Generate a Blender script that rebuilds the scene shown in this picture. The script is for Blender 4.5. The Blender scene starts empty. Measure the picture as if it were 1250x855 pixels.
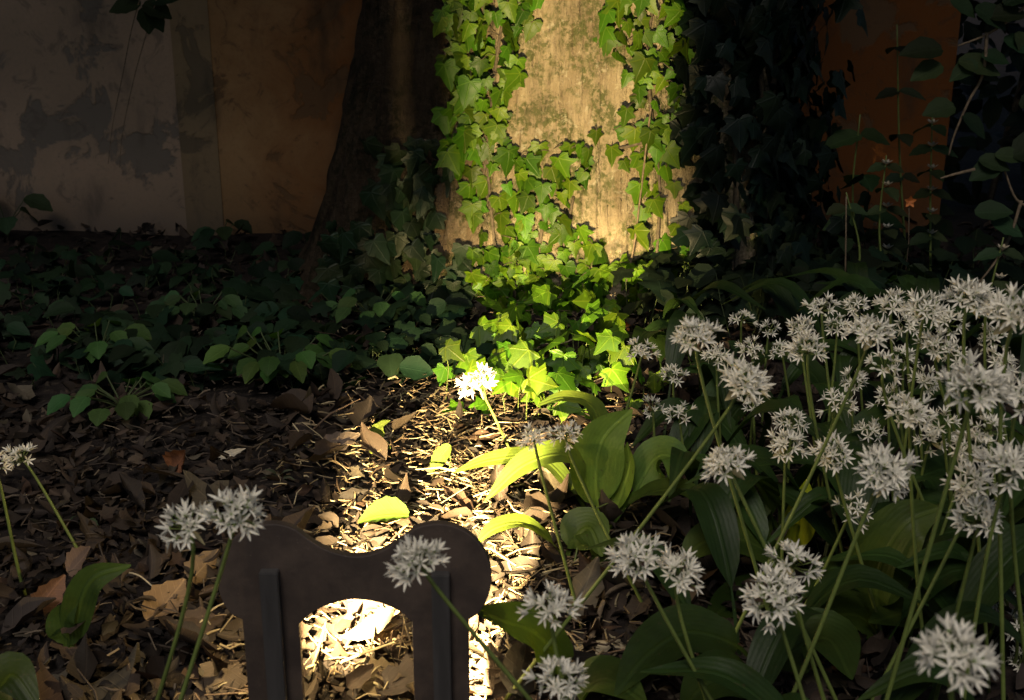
import bpy, math, random
from mathutils import Vector, Matrix, noise
from mathutils.bvhtree import BVHTree

R = math.radians
rnd = random.Random(7)
S = bpy.context.scene
COL = S.collection

# ------------------------------------------------------------------ camera
CAM_H, PITCH, FPX = 0.665, R(18.0), 1509.0
cam_d = bpy.data.cameras.new("camera")
cam = bpy.data.objects.new("camera", cam_d)
COL.objects.link(cam)
cam.location = (0, 0, CAM_H)
cam.rotation_euler = (R(90) - PITCH, 0, 0)
cam_d.sensor_width = 36
cam_d.lens = 36 * FPX / 1250
cam_d.clip_start, cam_d.clip_end = 0.02, 200
cam_d.dof.use_dof = True
cam_d.dof.focus_distance = 1.55
cam_d.dof.aperture_fstop = 15.0
S.camera = cam

# ------------------------------------------------------------------ light
SUN_EL, SUN_AZ = R(52), R(-14)          # behind and a little left of the camera
w = bpy.data.worlds.new("World")
S.world = w
w.use_nodes = True
nt = w.node_tree
bg = nt.nodes["Background"]
sky = nt.nodes.new("ShaderNodeTexSky")
sky.sky_type = 'NISHITA'
sky.sun_disc = False
sky.sun_elevation = SUN_EL
sky.sun_rotation = R(180) + SUN_AZ
nt.links.new(sky.outputs[0], bg.inputs[0])
bg.inputs[1].default_value = 0.036
sl = bpy.data.lights.new("sun", 'SUN')
sl.energy = 2.1
sl.angle = R(24)
sl.color = (1.0, 0.90, 0.79)
so = bpy.data.objects.new("sun", sl)
COL.objects.link(so)
sd = Vector((math.sin(SUN_AZ) * math.cos(SUN_EL), -math.cos(SUN_AZ) * math.cos(SUN_EL), math.sin(SUN_EL)))
so.rotation_euler = sd.to_track_quat('Z', 'Y').to_euler()
so.location = (0, -3, 6)
S.view_settings.view_transform = 'Standard'
S.view_settings.look = 'None'
S.view_settings.gamma = 1
S.view_settings.exposure = 0
S.view_settings.use_curve_mapping = False
LAMP_W = 275.0
LAMP_LOW_W = 680.0
ADDED_FILL_W = 3.0

# ------------------------------------------------------------------ projection helpers (photo pixels 1250x855)
CP, SP = math.cos(PITCH), math.sin(PITCH)
C0 = Vector((0, 0, CAM_H))


def ray(px, py):
    a, b = (px - 625) / FPX, -(py - 427.5) / FPX
    return Vector((a, CP + b * SP, -SP + b * CP))


def at_depth(px, py, d):
    return C0 + ray(px, py) * d


def at_y(px, py, Y):
    d = ray(px, py)
    return C0 + d * (Y / d.y)


def gz(x, y):
    z = 0.012 * math.sin(x * 3.1 + 0.5) * math.sin(y * 2.7) + 0.010 * noise.noise((x * 4, y * 4, 0.3)) + 0.005 * noise.noise((x * 13, y * 13, 4.3))
    z += 0.03 * math.exp(-(((x - 0.12) / 0.6) ** 2 + ((y - 2.5) / 0.45) ** 2))
    f = max(0.0, 1 - max(abs(x), abs(y - 2)) / 6)
    return z * f


def on_ground(px, py):
    d = ray(px, py)
    p = C0 + d * (-CAM_H / d.z)
    for _ in range(4):
        z = gz(p.x, p.y)
        p = C0 + d * ((z - CAM_H) / d.z)
    return p


def proj(p):
    v = p - C0
    d = v.y * CP - v.z * SP
    return 625 + FPX * v.x / d, 427.5 - FPX * (v.y * SP + v.z * CP) / d


# ------------------------------------------------------------------ scene helpers
def tag(o, label=None, cat=None, group=None, kind=None):
    if label: o['label'] = label
    if cat: o['category'] = cat
    if group: o['group'] = group
    if kind: o['kind'] = kind
    return o


def empty(name, loc, label=None, cat=None, group=None):
    o = bpy.data.objects.new(name, None)
    COL.objects.link(o)
    o.location = loc
    o.empty_display_size = 0.02
    return tag(o, label, cat, group)


def link(name, me, parent=None):
    """link a mesh whose coordinates are in world space, under an Empty that only has a location"""
    o = bpy.data.objects.new(name, me)
    COL.objects.link(o)
    if parent is not None:
        o.parent = parent
        off = Vector((0, 0, 0))
        q = parent
        while q is not None:
            off += q.location
            q = q.parent
        o.location = -off
    return o


class MB:
    def __init__(s):
        s.v, s.f, s.m, s.c, s.u = [], [], [], [], []

    def add(s, vs, fs, mi=0, col=(1, 1, 1), uvs=None):
        b = len(s.v)
        s.v.extend([tuple(x) for x in vs])
        s.f.extend([tuple(i + b for i in f) for f in fs])
        s.m.extend([mi] * len(fs))
        if isinstance(col, list):
            s.c.extend(col)
        else:
            s.c.extend([col] * len(vs))
        s.u.extend(uvs if uvs else [(0.5, 0.5)] * len(vs))

    def mesh(s, name, mats, smooth=True):
        me = bpy.data.meshes.new(name)
        me.from_pydata(s.v, [], s.f)
        for m in (mats if isinstance(mats, (list, tuple)) else [mats]):
            me.materials.append(m)
        me.polygons.foreach_set('material_index', s.m)
        me.polygons.foreach_set('use_smooth', [smooth] * len(s.f))
        a = me.attributes.new('tint', 'FLOAT_COLOR', 'POINT')
        fl = []
        for c in s.c: fl.extend((c[0], c[1], c[2], 1.0))
        a.data.foreach_set('color', fl)
        b = me.attributes.new('luv', 'FLOAT_VECTOR', 'POINT')
        fl = []
        for c in s.u: fl.extend((c[0], c[1], c[2] if len(c) > 2 else 0.0))
        b.data.foreach_set('vector', fl)
        me.update()
        return me

    def build(s, name, mats, parent=None, smooth=True):
        return link(name, s.mesh(name, mats, smooth), parent)

    # ---- shapes
    def tube(s, pts, radii, n=6, mi=0, col=(1, 1, 1), cap=True):
        pts = [Vector(p) for p in pts]
        if not isinstance(radii, (list, tuple)): radii = [radii] * len(pts)
        vs, fs, us = [], [], []
        ref = Vector((0.31, 0.77, 0.21)).normalized()
        for i, p in enumerate(pts):
            t = (pts[min(i + 1, len(pts) - 1)] - pts[max(i - 1, 0)])
            t = t.normalized() if t.length > 1e-9 else Vector((0, 0, 1))
            a = t.cross(ref)
            if a.length < 0.05: a = t.cross(Vector((1, 0, 0)))
            a.normalize()
            b = t.cross(a)
            for k in range(n):
                g = 2 * math.pi * k / n
                vs.append(p + (a * math.cos(g) + b * math.sin(g)) * radii[i])
                us.append((k / n, i / max(1, len(pts) - 1)))
        for i in range(len(pts) - 1):
            for k in range(n):
                k2 = (k + 1) % n
                fs.append((i * n + k, i * n + k2, (i + 1) * n + k2, (i + 1) * n + k))
        if cap:
            fs.append(tuple(reversed(range(n))))
            fs.append(tuple((len(pts) - 1) * n + k for k in range(n)))
        s.add(vs, fs, mi, col, us)

    def box(s, x0, x1, y0, y1, z0, z1, mi=0, col=(1, 1, 1)):
        vs = [(x, y, z) for z in (z0, z1) for y in (y0, y1) for x in (x0, x1)]
        fs = [(0, 2, 3, 1), (4, 5, 7, 6), (0, 1, 5, 4), (1, 3, 7, 5), (3, 2, 6, 7), (2, 0, 4, 6)]
        s.add(vs, fs, mi, col)

    def ivy(s, p, T, N, L, col, fold=0.25, droop=0.2, lobe=1.0):
        """five-lobed leaf: base p, tip direction T, face normal N, length L"""
        T = T.normalized()
        N = (N - T * N.dot(T)).normalized()
        X = T.cross(N)
        half = [(.09, -.09), (.26, -.15), (.43, -.07), (.38, .11), (.62 * lobe, .29), (.44 * lobe, .40), (.27, .47), (.18, .68), (.08, .87)]
        mid = [(0, 0), (0, .22), (0, .45), (0, .7), (0, 1)]
        jig = [(rnd.uniform(-.03, .03), rnd.uniform(-.03, .03)) for _ in range(18)]
        loc, us = list(mid), []
        for sg in (1, -1):
            for i, (a, b) in enumerate(half):
                j = jig[i + (9 if sg < 0 else 0)]
                loc.append((sg * (a + j[0]), b + j[1]))
        vs = []
        for a, b in loc:
            h = -fold * abs(a) - droop * b * b + .03 * math.sin(a * 9 + b * 7)
            vs.append(p + (X * a + T * b + N * h) * L)
            us.append((a, b, 0))
        fs = []
        for o, flip in ((5, False), (14, True)):
            q = lambda i: o + i
            F = [(0, q(0), q(1), q(2)), (0, q(2), q(3), 1), (1, q(3), q(4), q(5)), (1, q(5), q(6), 2), (2, q(6), q(7), 3), (3, q(7), q(8), 4)]
            fs += [tuple(reversed(f)) if flip else f for f in F]
        s.add(vs, fs, 0, col, us)

    def oval(s, p, T, N, L, W, col, curl=0.3, cup=0.3, twist=0.0, point=1.0, serr=0.0, nseg=5, mi=0):
        """simple pointed-oval leaf with curl along and cup across"""
        T = T.normalized()
        N = (N - T * N.dot(T)).normalized()
        X = T.cross(N)
        vs, us, fs = [], [], []
        for i in range(nseg + 1):
            t = i / nseg
            wd = W * (math.sin(math.pi * min(1, (t * .93 + .035)) ** point)) * .5
            wd = max(wd, W * .03)
            ang = curl * t
            # arc
            c = (T * (math.sin(ang) / curl if abs(curl) > 1e-3 else t) + N * ((1 - math.cos(ang)) / curl if abs(curl) > 1e-3 else 0)) * L
            n2 = N * math.cos(ang) - T * math.sin(ang)
            tw = twist * t
            xx = X * math.cos(tw) + n2 * math.sin(tw)
            nn = n2 * math.cos(tw) - X * math.sin(tw)
            for k in (-1, -.5, 0, .5, 1):
                e = 1 + (serr * (1 if i % 2 else -1) if abs(k) == 1 else 0)
                vs.append(p + c + xx * (wd * k * e) + nn * (cup * wd * k * k))
                us.append((k * wd / L, t, 1))
        for i in range(nseg):
            for k in range(4):
                a = i * 5 + k
                fs.append((a, a + 1, a + 6, a + 5))
        s.add(vs, fs, mi, col, us)


def bez(a, b, c, d, n):
    out = []
    for i in range(n + 1):
        t = i / n
        u = 1 - t
        out.append(a * u ** 3 + b * 3 * u * u * t + c * 3 * u * t * t + d * t ** 3)
    return out


def catmull(pts, n=5):
    pts = [Vector(p) for p in pts]
    P = [pts[0] * 2 - pts[1]] + pts + [pts[-1] * 2 - pts[-2]]
    out = []
    for i in range(1, len(P) - 2):
        for k in range(n):
            t = k / n
            a, b, c, d = P[i - 1], P[i], P[i + 1], P[i + 2]
            out.append(0.5 * ((b * 2) + (c - a) * t + (a * 2 - b * 5 + c * 4 - d) * t * t + (b * 3 - a - c * 3 + d) * t ** 3))
    out.append(pts[-1])
    return out


# ------------------------------------------------------------------ materials
def new_mat(name):
    m = bpy.data.materials.new(name)
    m.use_nodes = True
    n = m.node_tree.nodes
    return m, n, m.node_tree.links, n["Principled BSDF"]


def math_node(n, l, op, a, b=None, clamp=False):
    x = n.new("ShaderNodeMath")
    x.operation = op
    x.use_clamp = clamp
    for i, q in enumerate((a, b)):
        if q is None: continue
        if isinstance(q, (int, float)): x.inputs[i].default_value = q
        else: l.new(q, x.inputs[i])
    return x.outputs[0]


def mix_rgb(n, l, fac, a, b, mode='MIX'):
    x = n.new("ShaderNodeMix")
    x.data_type = 'RGBA'
    x.blend_type = mode
    for sock, q in ((x.inputs[0], fac), (x.inputs[6], a), (x.inputs[7], b)):
        if isinstance(q, (int, float)): sock.default_value = q
        elif isinstance(q, tuple): sock.default_value = (*q, 1)
        else: l.new(q, sock)
    return x.outputs[2]


def noise_node(n, l, scale, detail=4, rough=.55, vec=None, dist=0.0):
    t = n.new("ShaderNodeTexNoise")
    t.inputs['Scale'].default_value = scale
    t.inputs['Detail'].default_value = detail
    t.inputs['Roughness'].default_value = rough
    t.inputs['Distortion'].default_value = dist
    if vec is not None: l.new(vec, t.inputs['Vector'])
    return t.outputs['Fac']


def ramp(n, l, fac, lo, hi):
    x = n.new("ShaderNodeMapRange")
    x.interpolation_type = 'SMOOTHSTEP'
    x.inputs['From Min'].default_value = lo
    x.inputs['From Max'].default_value = hi
    l.new(fac, x.inputs['Value'])
    return x.outputs[0]


def coords(n, kind='Object', scale=(1, 1, 1), l=None):
    t = n.new("ShaderNodeTexCoord")
    m = n.new("ShaderNodeMapping")
    m.inputs['Scale'].default_value = scale
    l.new(t.outputs[kind], m.inputs['Vector'])
    return m.outputs['Vector']


def leaf_mat(name, rough=.45, trans=.3, vein='ivy', veincol=(.35, .42, .12), spec=.4, vfac=.55, tcol=(1.5, 1.6, .5)):
    m, n, l, P = new_mat(name)
    at = n.new("ShaderNodeAttribute"); at.attribute_name = 'tint'
    uv = n.new("ShaderNodeAttribute"); uv.attribute_name = 'luv'
    sep = n.new("ShaderNodeSeparateXYZ")
    l.new(uv.outputs['Vector'], sep.inputs[0])
    x = math_node(n, l, 'ABSOLUTE', sep.outputs[0])
    y = sep.outputs[1]
    VC = mix_rgb(n, l, 1.0, at.outputs['Color'], veincol, 'MULTIPLY')
    vec = coords(n, 'Object', (1, 1, 1), l)
    nz = noise_node(n, l, 60, 3, vec=vec)
    base = mix_rgb(n, l, math_node(n, l, 'MULTIPLY', ramp(n, l, nz, .35, .75), .45), at.outputs['Color'], mix_rgb(n, l, 1.0, at.outputs['Color'], (.55, .55, .5), 'MULTIPLY'))
    if vein == 'ivy':
        r = math_node(n, l, 'SQRT', math_node(n, l, 'ADD', math_node(n, l, 'MULTIPLY', x, x), math_node(n, l, 'MULTIPLY', y, y)))
        a = math_node(n, l, 'ARCTAN2', x, y)
        d = x
        for ang in (0.95, 1.75):
            dd = math_node(n, l, 'MULTIPLY', r, math_node(n, l, 'ABSOLUTE', math_node(n, l, 'SINE', math_node(n, l, 'SUBTRACT', a, ang))))
            d = math_node(n, l, 'MINIMUM', d, dd)
        mask = math_node(n, l, 'SUBTRACT', 1.0, ramp(n, l, d, .008, .034))
        base = mix_rgb(n, l, math_node(n, l, 'MULTIPLY', mask, vfac), base, VC)
        hgt = mask
    elif vein == 'parallel':
        st = math_node(n, l, 'SINE', math_node(n, l, 'MULTIPLY', x, 330.0))
        mask = math_node(n, l, 'SUBTRACT', 1.0, ramp(n, l, x, .003, .011))
        base = mix_rgb(n, l, math_node(n, l, 'MULTIPLY', mask, vfac), base, VC)
        base = mix_rgb(n, l, math_node(n, l, 'MULTIPLY', math_node(n, l, 'ADD', st, 1.0), .022), base, VC)
        hgt = math_node(n, l, 'ADD', mask, math_node(n, l, 'MULTIPLY', st, .07))
        big = noise_node(n, l, 14, 4, .6, vec)
        base = mix_rgb(n, l, math_node(n, l, 'MULTIPLY', ramp(n, l, big, .45, .7), .4), base, mix_rgb(n, l, 1.0, base, (1.9, 1.35, .8), 'MULTIPLY'))
        spots = noise_node(n, l, 190, 2, .5, vec)
        base = mix_rgb(n, l, math_node(n, l, 'MULTIPLY', ramp(n, l, spots, .68, .74), .5), base, (.05, .035, .018))
    else:
        # pinnate: side veins slanting from the midrib
        st = math_node(n, l, 'SINE', math_node(n, l, 'MULTIPLY', math_node(n, l, 'SUBTRACT', y, math_node(n, l, 'MULTIPLY', x, .8)), 44.0))
        mask = math_node(n, l, 'MAXIMUM', math_node(n, l, 'SUBTRACT', 1.0, ramp(n, l, x, .006, .022)), math_node(n, l, 'MULTIPLY', ramp(n, l, st, .86, 1.0), .6))
        base = mix_rgb(n, l, math_node(n, l, 'MULTIPLY', mask, vfac), base, VC)
        hgt = mask
    bp = n.new("ShaderNodeBump")
    bp.inputs['Strength'].default_value = .35
    bp.inputs['Distance'].default_value = .002
    l.new(math_node(n, l, 'ADD', hgt, math_node(n, l, 'MULTIPLY', nz, 1.2)), bp.inputs['Height'])
    l.new(base, P.inputs['Base Color'])
    l.new(bp.outputs[0], P.inputs['Normal'])
    P.inputs['Roughness'].default_value = rough
    P.inputs['Specular IOR Level'].default_value = spec
    if trans > 0:
        tr = n.new("ShaderNodeBsdfTranslucent")
        l.new(mix_rgb(n, l, 1.0, base, tcol, 'MULTIPLY'), tr.inputs['Color'])
        mx = n.new("ShaderNodeMixShader")
        mx.inputs[0].default_value = trans
        l.new(P.outputs[0], mx.inputs[1])
        l.new(tr.outputs[0], mx.inputs[2])
        l.new(mx.outputs[0], n["Material Output"].inputs['Surface'])
    return m


M_IVY = leaf_mat("ivy_leaf", .45, .22, 'ivy', (2.2, 1.6, 2.5), .2, .5, (1.15, 1.5, .35))
M_GARLIC = leaf_mat("garlic_leaf", .5, .28, 'parallel', (2.0, 1.8, 2.0), .25, .35)
M_HERB = leaf_mat("herb_leaf", .65, .3, 'pinnate', (1.7, 1.6, 1.8), .15, .45)
M_DEAD = leaf_mat("dead_leaf", .75, .12, 'pinnate', (1.7, 1.7, 1.6), .2, .5, (1.2, .9, .6))
M_PETAL = leaf_mat("petal", .55, .35, 'parallel', (.85, .95, .7), .3, .4, (1.0, 1.0, 1.0))


def plain(name, col, rough=.6, spec=.3, var=.35, scale=40, bump=.3, bd=.002, stretch=(1, 1, 1), metal=0.0, attr=False):
    m, n, l, P = new_mat(name)
    vec = coords(n, 'Object', stretch, l)
    nz = noise_node(n, l, scale, 5, .6, vec)
    dark = tuple(c * (1 - var) for c in col)
    base = mix_rgb(n, l, ramp(n, l, nz, .3, .7), dark, col)
    if attr:
        at = n.new("ShaderNodeAttribute"); at.attribute_name = 'tint'
        base = mix_rgb(n, l, 1.0, base, at.outputs['Color'], 'MULTIPLY')
    l.new(base, P.inputs['Base Color'])
    P.inputs['Roughness'].default_value = rough
    P.inputs['Specular IOR Level'].default_value = spec
    P.inputs['Metallic'].default_value = metal
    bp = n.new("ShaderNodeBump")
    bp.inputs['Strength'].default_value = bump
    bp.inputs['Distance'].default_value = bd
    l.new(nz, bp.inputs['Height'])
    l.new(bp.outputs[0], P.inputs['Normal'])
    return m


M_STEM = plain("green_stem", (.105, .14, .032), .5, .35, .3, 60)
M_DARKSTEM = plain("shade_stem", (.035, .05, .018), .6, .2, .3, 60)
M_SPATHE = plain("papery_spathe", (.45, .38, .2), .7, .2, .3, 80)
M_OVARY = plain("ovary", (.16, .24, .05), .6)
M_TWIG = plain("dry_twig", (.16, .12, .08), .85, .15, .5, 120, .5)
M_VINE = plain("vine_bark", (.10, .08, .055), .85, .15, .5, 150, .5)
M_STRAW = plain("straw", (1, 1, 1), .7, .2, .3, 90, attr=True)
M_STEEL, _n, _l, _P = new_mat("brown_steel")
_v = coords(_n, 'Object', (1, 1, 1), _l)
_a = noise_node(_n, _l, 22, 6, .65, _v)
_b = noise_node(_n, _l, 210, 4, .7, _v)
_c = noise_node(_n, _l, 60, 5, .6, coords(_n, 'Object', (1, 1, .12), _l))
_base = mix_rgb(_n, _l, ramp(_n, _l, _a, .35, .65), (.034, .025, .021), (.058, .042, .033))
_base = mix_rgb(_n, _l, math_node(_n, _l, 'MULTIPLY', ramp(_n, _l, _c, .55, .75), .5), _base, (.085, .058, .038))
_base = mix_rgb(_n, _l, math_node(_n, _l, 'MULTIPLY', ramp(_n, _l, _b, .64, .74), .7), _base, (.13, .105, .08))
_l.new(_base, _P.inputs['Base Color'])
_P.inputs['Roughness'].default_value = .5
_P.inputs['Specular IOR Level'].default_value = .45
_bp = _n.new("ShaderNodeBump")
_bp.inputs['Strength'].default_value = .25
_bp.inputs['Distance'].default_value = .0012
_l.new(_b, _bp.inputs['Height'])
_l.new(_bp.outputs[0], _P.inputs['Normal'])
M_RIB = plain("rib_steel", (.047, .044, .043), .42, .5, .4, 60, .2, .001, (1, 1, .1))
M_CAST = plain("lamp_housing", (.02, .02, .02), .6, .3)
M_ORANGE = plain("orange_petal", (.5, .16, .04), .6)
M_PALEBARK = plain("pale_bark", (.36, .30, .2), .8, .2, .4, 30, .5)


def soil_mat():
    m, n, l, P = new_mat("woodland_soil")
    vec = coords(n, 'Object', (1, 1, 1), l)
    a = noise_node(n, l, 9, 6, .6, vec)
    b = noise_node(n, l, 70, 5, .65, vec)
    base = mix_rgb(n, l, ramp(n, l, a, .35, .65), (.007, .006, .006), (.017, .013, .012))
    base = mix_rgb(n, l, ramp(n, l, b, .5, .72), base, (.032, .025, .020))
    l.new(base, P.inputs['Base Color'])
    P.inputs['Roughness'].default_value = .95
    P.inputs['Specular IOR Level'].default_value = .1
    bp = n.new("ShaderNodeBump")
    bp.inputs['Strength'].default_value = .8
    bp.inputs['Distance'].default_value = .01
    l.new(b, bp.inputs['Height'])
    l.new(bp.outputs[0], P.inputs['Normal'])
    return m


def plaster(name, c1, c2, patch, stain, far=None):
    m, n, l, P = new_mat(name)
    vec = coords(n, 'Object', (1, 1, 1), l)
    vs = coords(n, 'Object', (1, 1, .35), l)
    a = noise_node(n, l, 3.2, 6, .6, vec)
    b = noise_node(n, l, 5.5, 7, .62, vec, .6)
    c = noise_node(n, l, 8, 6, .6, vs)
    d = noise_node(n, l, 120, 4, .6, vec)
    base = mix_rgb(n, l, ramp(n, l, a, .35, .65), c1, c2)
    if far:
        # the colour runs from grey brown into orange along the wall
        tx = n.new("ShaderNodeTexCoord")
        sx = n.new("ShaderNodeSeparateXYZ")
        l.new(tx.outputs['Object'], sx.inputs[0])
        wx = math_node(n, l, 'ADD', sx.outputs[0], math_node(n, l, 'MULTIPLY', b, .9))
        base = mix_rgb(n, l, ramp(n, l, wx, -.35, .25), base, far)
    base = mix_rgb(n, l, math_node(n, l, 'MULTIPLY', ramp(n, l, b, .555, .60), .85), base, patch)
    g = noise_node(n, l, 17, 7, .68, vec, 1.2)
    base = mix_rgb(n, l, math_node(n, l, 'MULTIPLY', ramp(n, l, g, .55, .66), .5), base, stain)
    base = mix_rgb(n, l, math_node(n, l, 'MULTIPLY', ramp(n, l, c, .55, .72), .8), base, stain)
    # plaster gets darker towards the foot of the wall
    t = n.new("ShaderNodeTexCoord")
    sp = n.new("ShaderNodeSeparateXYZ")
    l.new(t.outputs['Object'], sp.inputs[0])
    hgt = math_node(n, l, 'ADD', sp.outputs[2], math_node(n, l, 'MULTIPLY', a, .35))
    foot_band = math_node(n, l, 'SUBTRACT', 1.0, ramp(n, l, hgt, .12, .38))
    base = mix_rgb(n, l, math_node(n, l, 'MULTIPLY', foot_band, .75), base, stain)
    base = mix_rgb(n, l, math_node(n, l, 'MULTIPLY', ramp(n, l, d, .45, .8), .3), base, patch)
    l.new(base, P.inputs['Base Color'])
    P.inputs['Roughness'].default_value = .92
    P.inputs['Specular IOR Level'].default_value = .15
    bp = n.new("ShaderNodeBump")
    bp.inputs['Strength'].default_value = .5
    bp.inputs['Distance'].default_value = .006
    l.new(math_node(n, l, 'SUBTRACT', math_node(n, l, 'MULTIPLY', d, .3), ramp(n, l, b, .56, .60)), bp.inputs['Height'])
    l.new(bp.outputs[0], P.inputs['Normal'])
    return m


M_PLASTER = plaster("grey_plaster", (.33, .23, .16), (.25, .18, .125), (.125, .108, .09), (.08, .065, .052))
M_OCHRE = plaster("ochre_plaster", (.30, .18, .085), (.22, .125, .055), (.12, .07, .035), (.06, .038, .022), (.15, .052, .013))
M_PILASTER = plaster("pilaster_plaster", (.22, .155, .088), (.17, .12, .07), (.11, .085, .055), (.06, .048, .036))


def bark_mat():
    m, n, l, P = new_mat("tree_bark")
    vec = coords(n, 'Object', (1, 1, 1), l)
    vs = coords(n, 'Object', (1, 1, .22), l)
    a = noise_node(n, l, 14, 6, .6, vs)
    b = noise_node(n, l, 5, 5, .6, vec)
    c = noise_node(n, l, 11, 7, .7, vec, .4)
    d = noise_node(n, l, 90, 5, .65, vs)
    at = n.new("ShaderNodeAttribute"); at.attribute_name = 'tint'
    base = mix_rgb(n, l, ramp(n, l, a, .32, .62), (.16, .125, .08), (.27, .22, .145))
    base = mix_rgb(n, l, math_node(n, l, 'MULTIPLY', ramp(n, l, d, .46, .7), .5), base, (.35, .295, .205))
    fine = noise_node(n, l, 75, 5, .7, vec)
    base = mix_rgb(n, l, math_node(n, l, 'MULTIPLY', math_node(n, l, 'MULTIPLY', ramp(n, l, c, .44, .56), ramp(n, l, fine, .40, .56)), .9), base, (.056, .068, .022))
    lich = noise_node(n, l, 38, 6, .7, vec, .5)
    base = mix_rgb(n, l, math_node(n, l, 'MULTIPLY', ramp(n, l, lich, .58, .64), .45), base, (.40, .37, .28))
    base = mix_rgb(n, l, math_node(n, l, 'MULTIPLY', ramp(n, l, b, .52, .68), .6), base, (.085, .068, .045))
    e = noise_node(n, l, 34, 6, .7, coords(n, 'Object', (1, 1, .1), l), .3)
    base = mix_rgb(n, l, math_node(n, l, 'MULTIPLY', ramp(n, l, e, .54, .68), .6), base, (.12, .085, .05))
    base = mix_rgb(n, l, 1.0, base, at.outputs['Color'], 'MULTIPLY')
    l.new(base, P.inputs['Base Color'])
    P.inputs['Roughness'].default_value = .9
    P.inputs['Specular IOR Level'].default_value = .12
    bp = n.new("ShaderNodeBump")
    bp.inputs['Strength'].default_value = .9
    bp.inputs['Distance'].default_value = .015
    l.new(math_node(n, l, 'ADD', math_node(n, l, 'ADD', math_node(n, l, 'MULTIPLY', d, .8), math_node(n, l, 'MULTIPLY', fine, .8)), math_node(n, l, 'ADD', a, e)), bp.inputs['Height'])
    l.new(bp.outputs[0], P.inputs['Normal'])
    return m


M_BARK = bark_mat()
M_LENS, _n, _l, _P = new_mat("lit_lens")
_P.inputs['Base Color'].default_value = (1, .8, .5, 1)
_P.inputs['Emission Color'].default_value = (1, .75, .42, 1)
_P.inputs['Emission Strength'].default_value = 30

# ------------------------------------------------------------------ ground
def axis(c, near, n, far):
    a = [c - near + 2 * near * i / n for i in range(n + 1)]
    out = []
    d = near
    while d < far:
        d *= 1.7
        out.append(d)
    return [c - x for x in reversed(out)] + a + [c + x for x in out]


xs, ys = axis(0, 2.2, 110, 50), axis(1.9, 2.2, 110, 50)
mb = MB()
mb.add([(x, y, gz(x, y)) for y in ys for x in xs],
       [(j * len(xs) + i, j * len(xs) + i + 1, (j + 1) * len(xs) + i + 1, (j + 1) * len(xs) + i) for j in range(len(ys) - 1) for i in range(len(xs) - 1)])
tag(mb.build("ground", soil_mat()), kind="structure")

# ------------------------------------------------------------------ wall
WY = 3.0
wall = empty("garden_wall", (0, WY, 0), "old plastered garden wall behind the tree, part grey, part ochre orange", "wall")


def panel(x0, x1, y, z0, z1, amp, nx, nz, thick=.35):
    m = MB()
    vs = []
    for j in range(nz + 1):
        for i in range(nx + 1):
            x, z = x0 + (x1 - x0) * i / nx, z0 + (z1 - z0) * j / nz
            e = 0 if (i in (0, nx)) else 1
            vs.append((x, y + e * amp * (noise.noise((x * 4, z * 4, y)) + .5 * noise.noise((x * 11, z * 11, y))), z))
    fs = [(j * (nx + 1) + i, j * (nx + 1) + i + 1, (j + 1) * (nx + 1) + i + 1, (j + 1) * (nx + 1) + i) for j in range(nz) for i in range(nx)]
    m.add(vs, fs)
    yb = WY + thick
    # sides, top and back
    m.add([(x0, y, z0), (x0, yb, z0), (x0, yb, z1), (x0, y, z1)], [(0, 3, 2, 1)])
    m.add([(x1, y, z0), (x1, yb, z0), (x1, yb, z1), (x1, y, z1)], [(0, 1, 2, 3)])
    m.add([(x0, y, z1), (x1, y, z1), (x1, yb, z1), (x0, yb, z1)], [(0, 1, 2, 3)])
    m.add([(x0, yb, z0), (x1, yb, z0), (x1, yb, z1), (x0, yb, z1)], [(0, 3, 2, 1)])
    return m


xp0, xp1 = at_y(219, 150, WY).x, at_y(265, 150, WY).x
xe = at_y(1152, 200, WY).x
panel(-4.5, xp0, WY, -.15, 2.6, .006, 120, 80).build("grey_panel", M_PLASTER, wall)
panel(xp0, xp1, WY - .010, -.15, 2.6, .004, 8, 80, .349).build("pilaster", M_PILASTER, wall)
panel(xp1, xe, WY - .007, -.15, 2.6, .006, 80, 80, .348).build("ochre_panel", M_OCHRE, wall)

# ------------------------------------------------------------------ tree
TCX, TCY = 0.13, 2.60


def trunk_pt(th, z):
    """th: 0 = facing the camera (-Y), + to the right"""
    flare = math.exp(-max(z, 0) / .16)
    rx = .375 + .075 * flare - .02 * z
    ry = .33 + .05 * flare
    s, c = math.sin(th), math.cos(th)
    k = 1.0
    # superellipse gives a flatter front
    p = 2.6
    den = (abs(s / rx) ** p + abs(c / ry) ** p) ** (1 / p)
    r = 1 / den
    # furrow between the front face and the left limb of the trunk
    r *= 1 - .13 * math.exp(-((th + .66) / .13) ** 2)
    r *= 1 + .05 * math.exp(-((th + .95) / .22) ** 2) * (1 + flare)
    r *= 1 - .06 * math.exp(-((th - .62) / .2) ** 2)
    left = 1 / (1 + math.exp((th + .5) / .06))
    right = 1 / (1 + math.exp(-(th - .75) / .06))
    rough = .25 + .9 * max(left, right)
    n1 = noise.noise((th * 9, z * 1.6, 1.7))
    n2 = noise.noise((th * 26, z * 3.2, 6.1))
    n3 = noise.noise((th * 60, z * 14, 3.1))
    r += rough * (.034 * (1 - abs(n1) * 2) * .6 + .030 * (.4 - abs(n2))) + .005 * n3 * (1 + rough)
    lean = -(.03 + .17 * max(0, .55 - z)) * left
    return Vector((TCX + s * r + lean, TCY - c * r, z)), left


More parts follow.
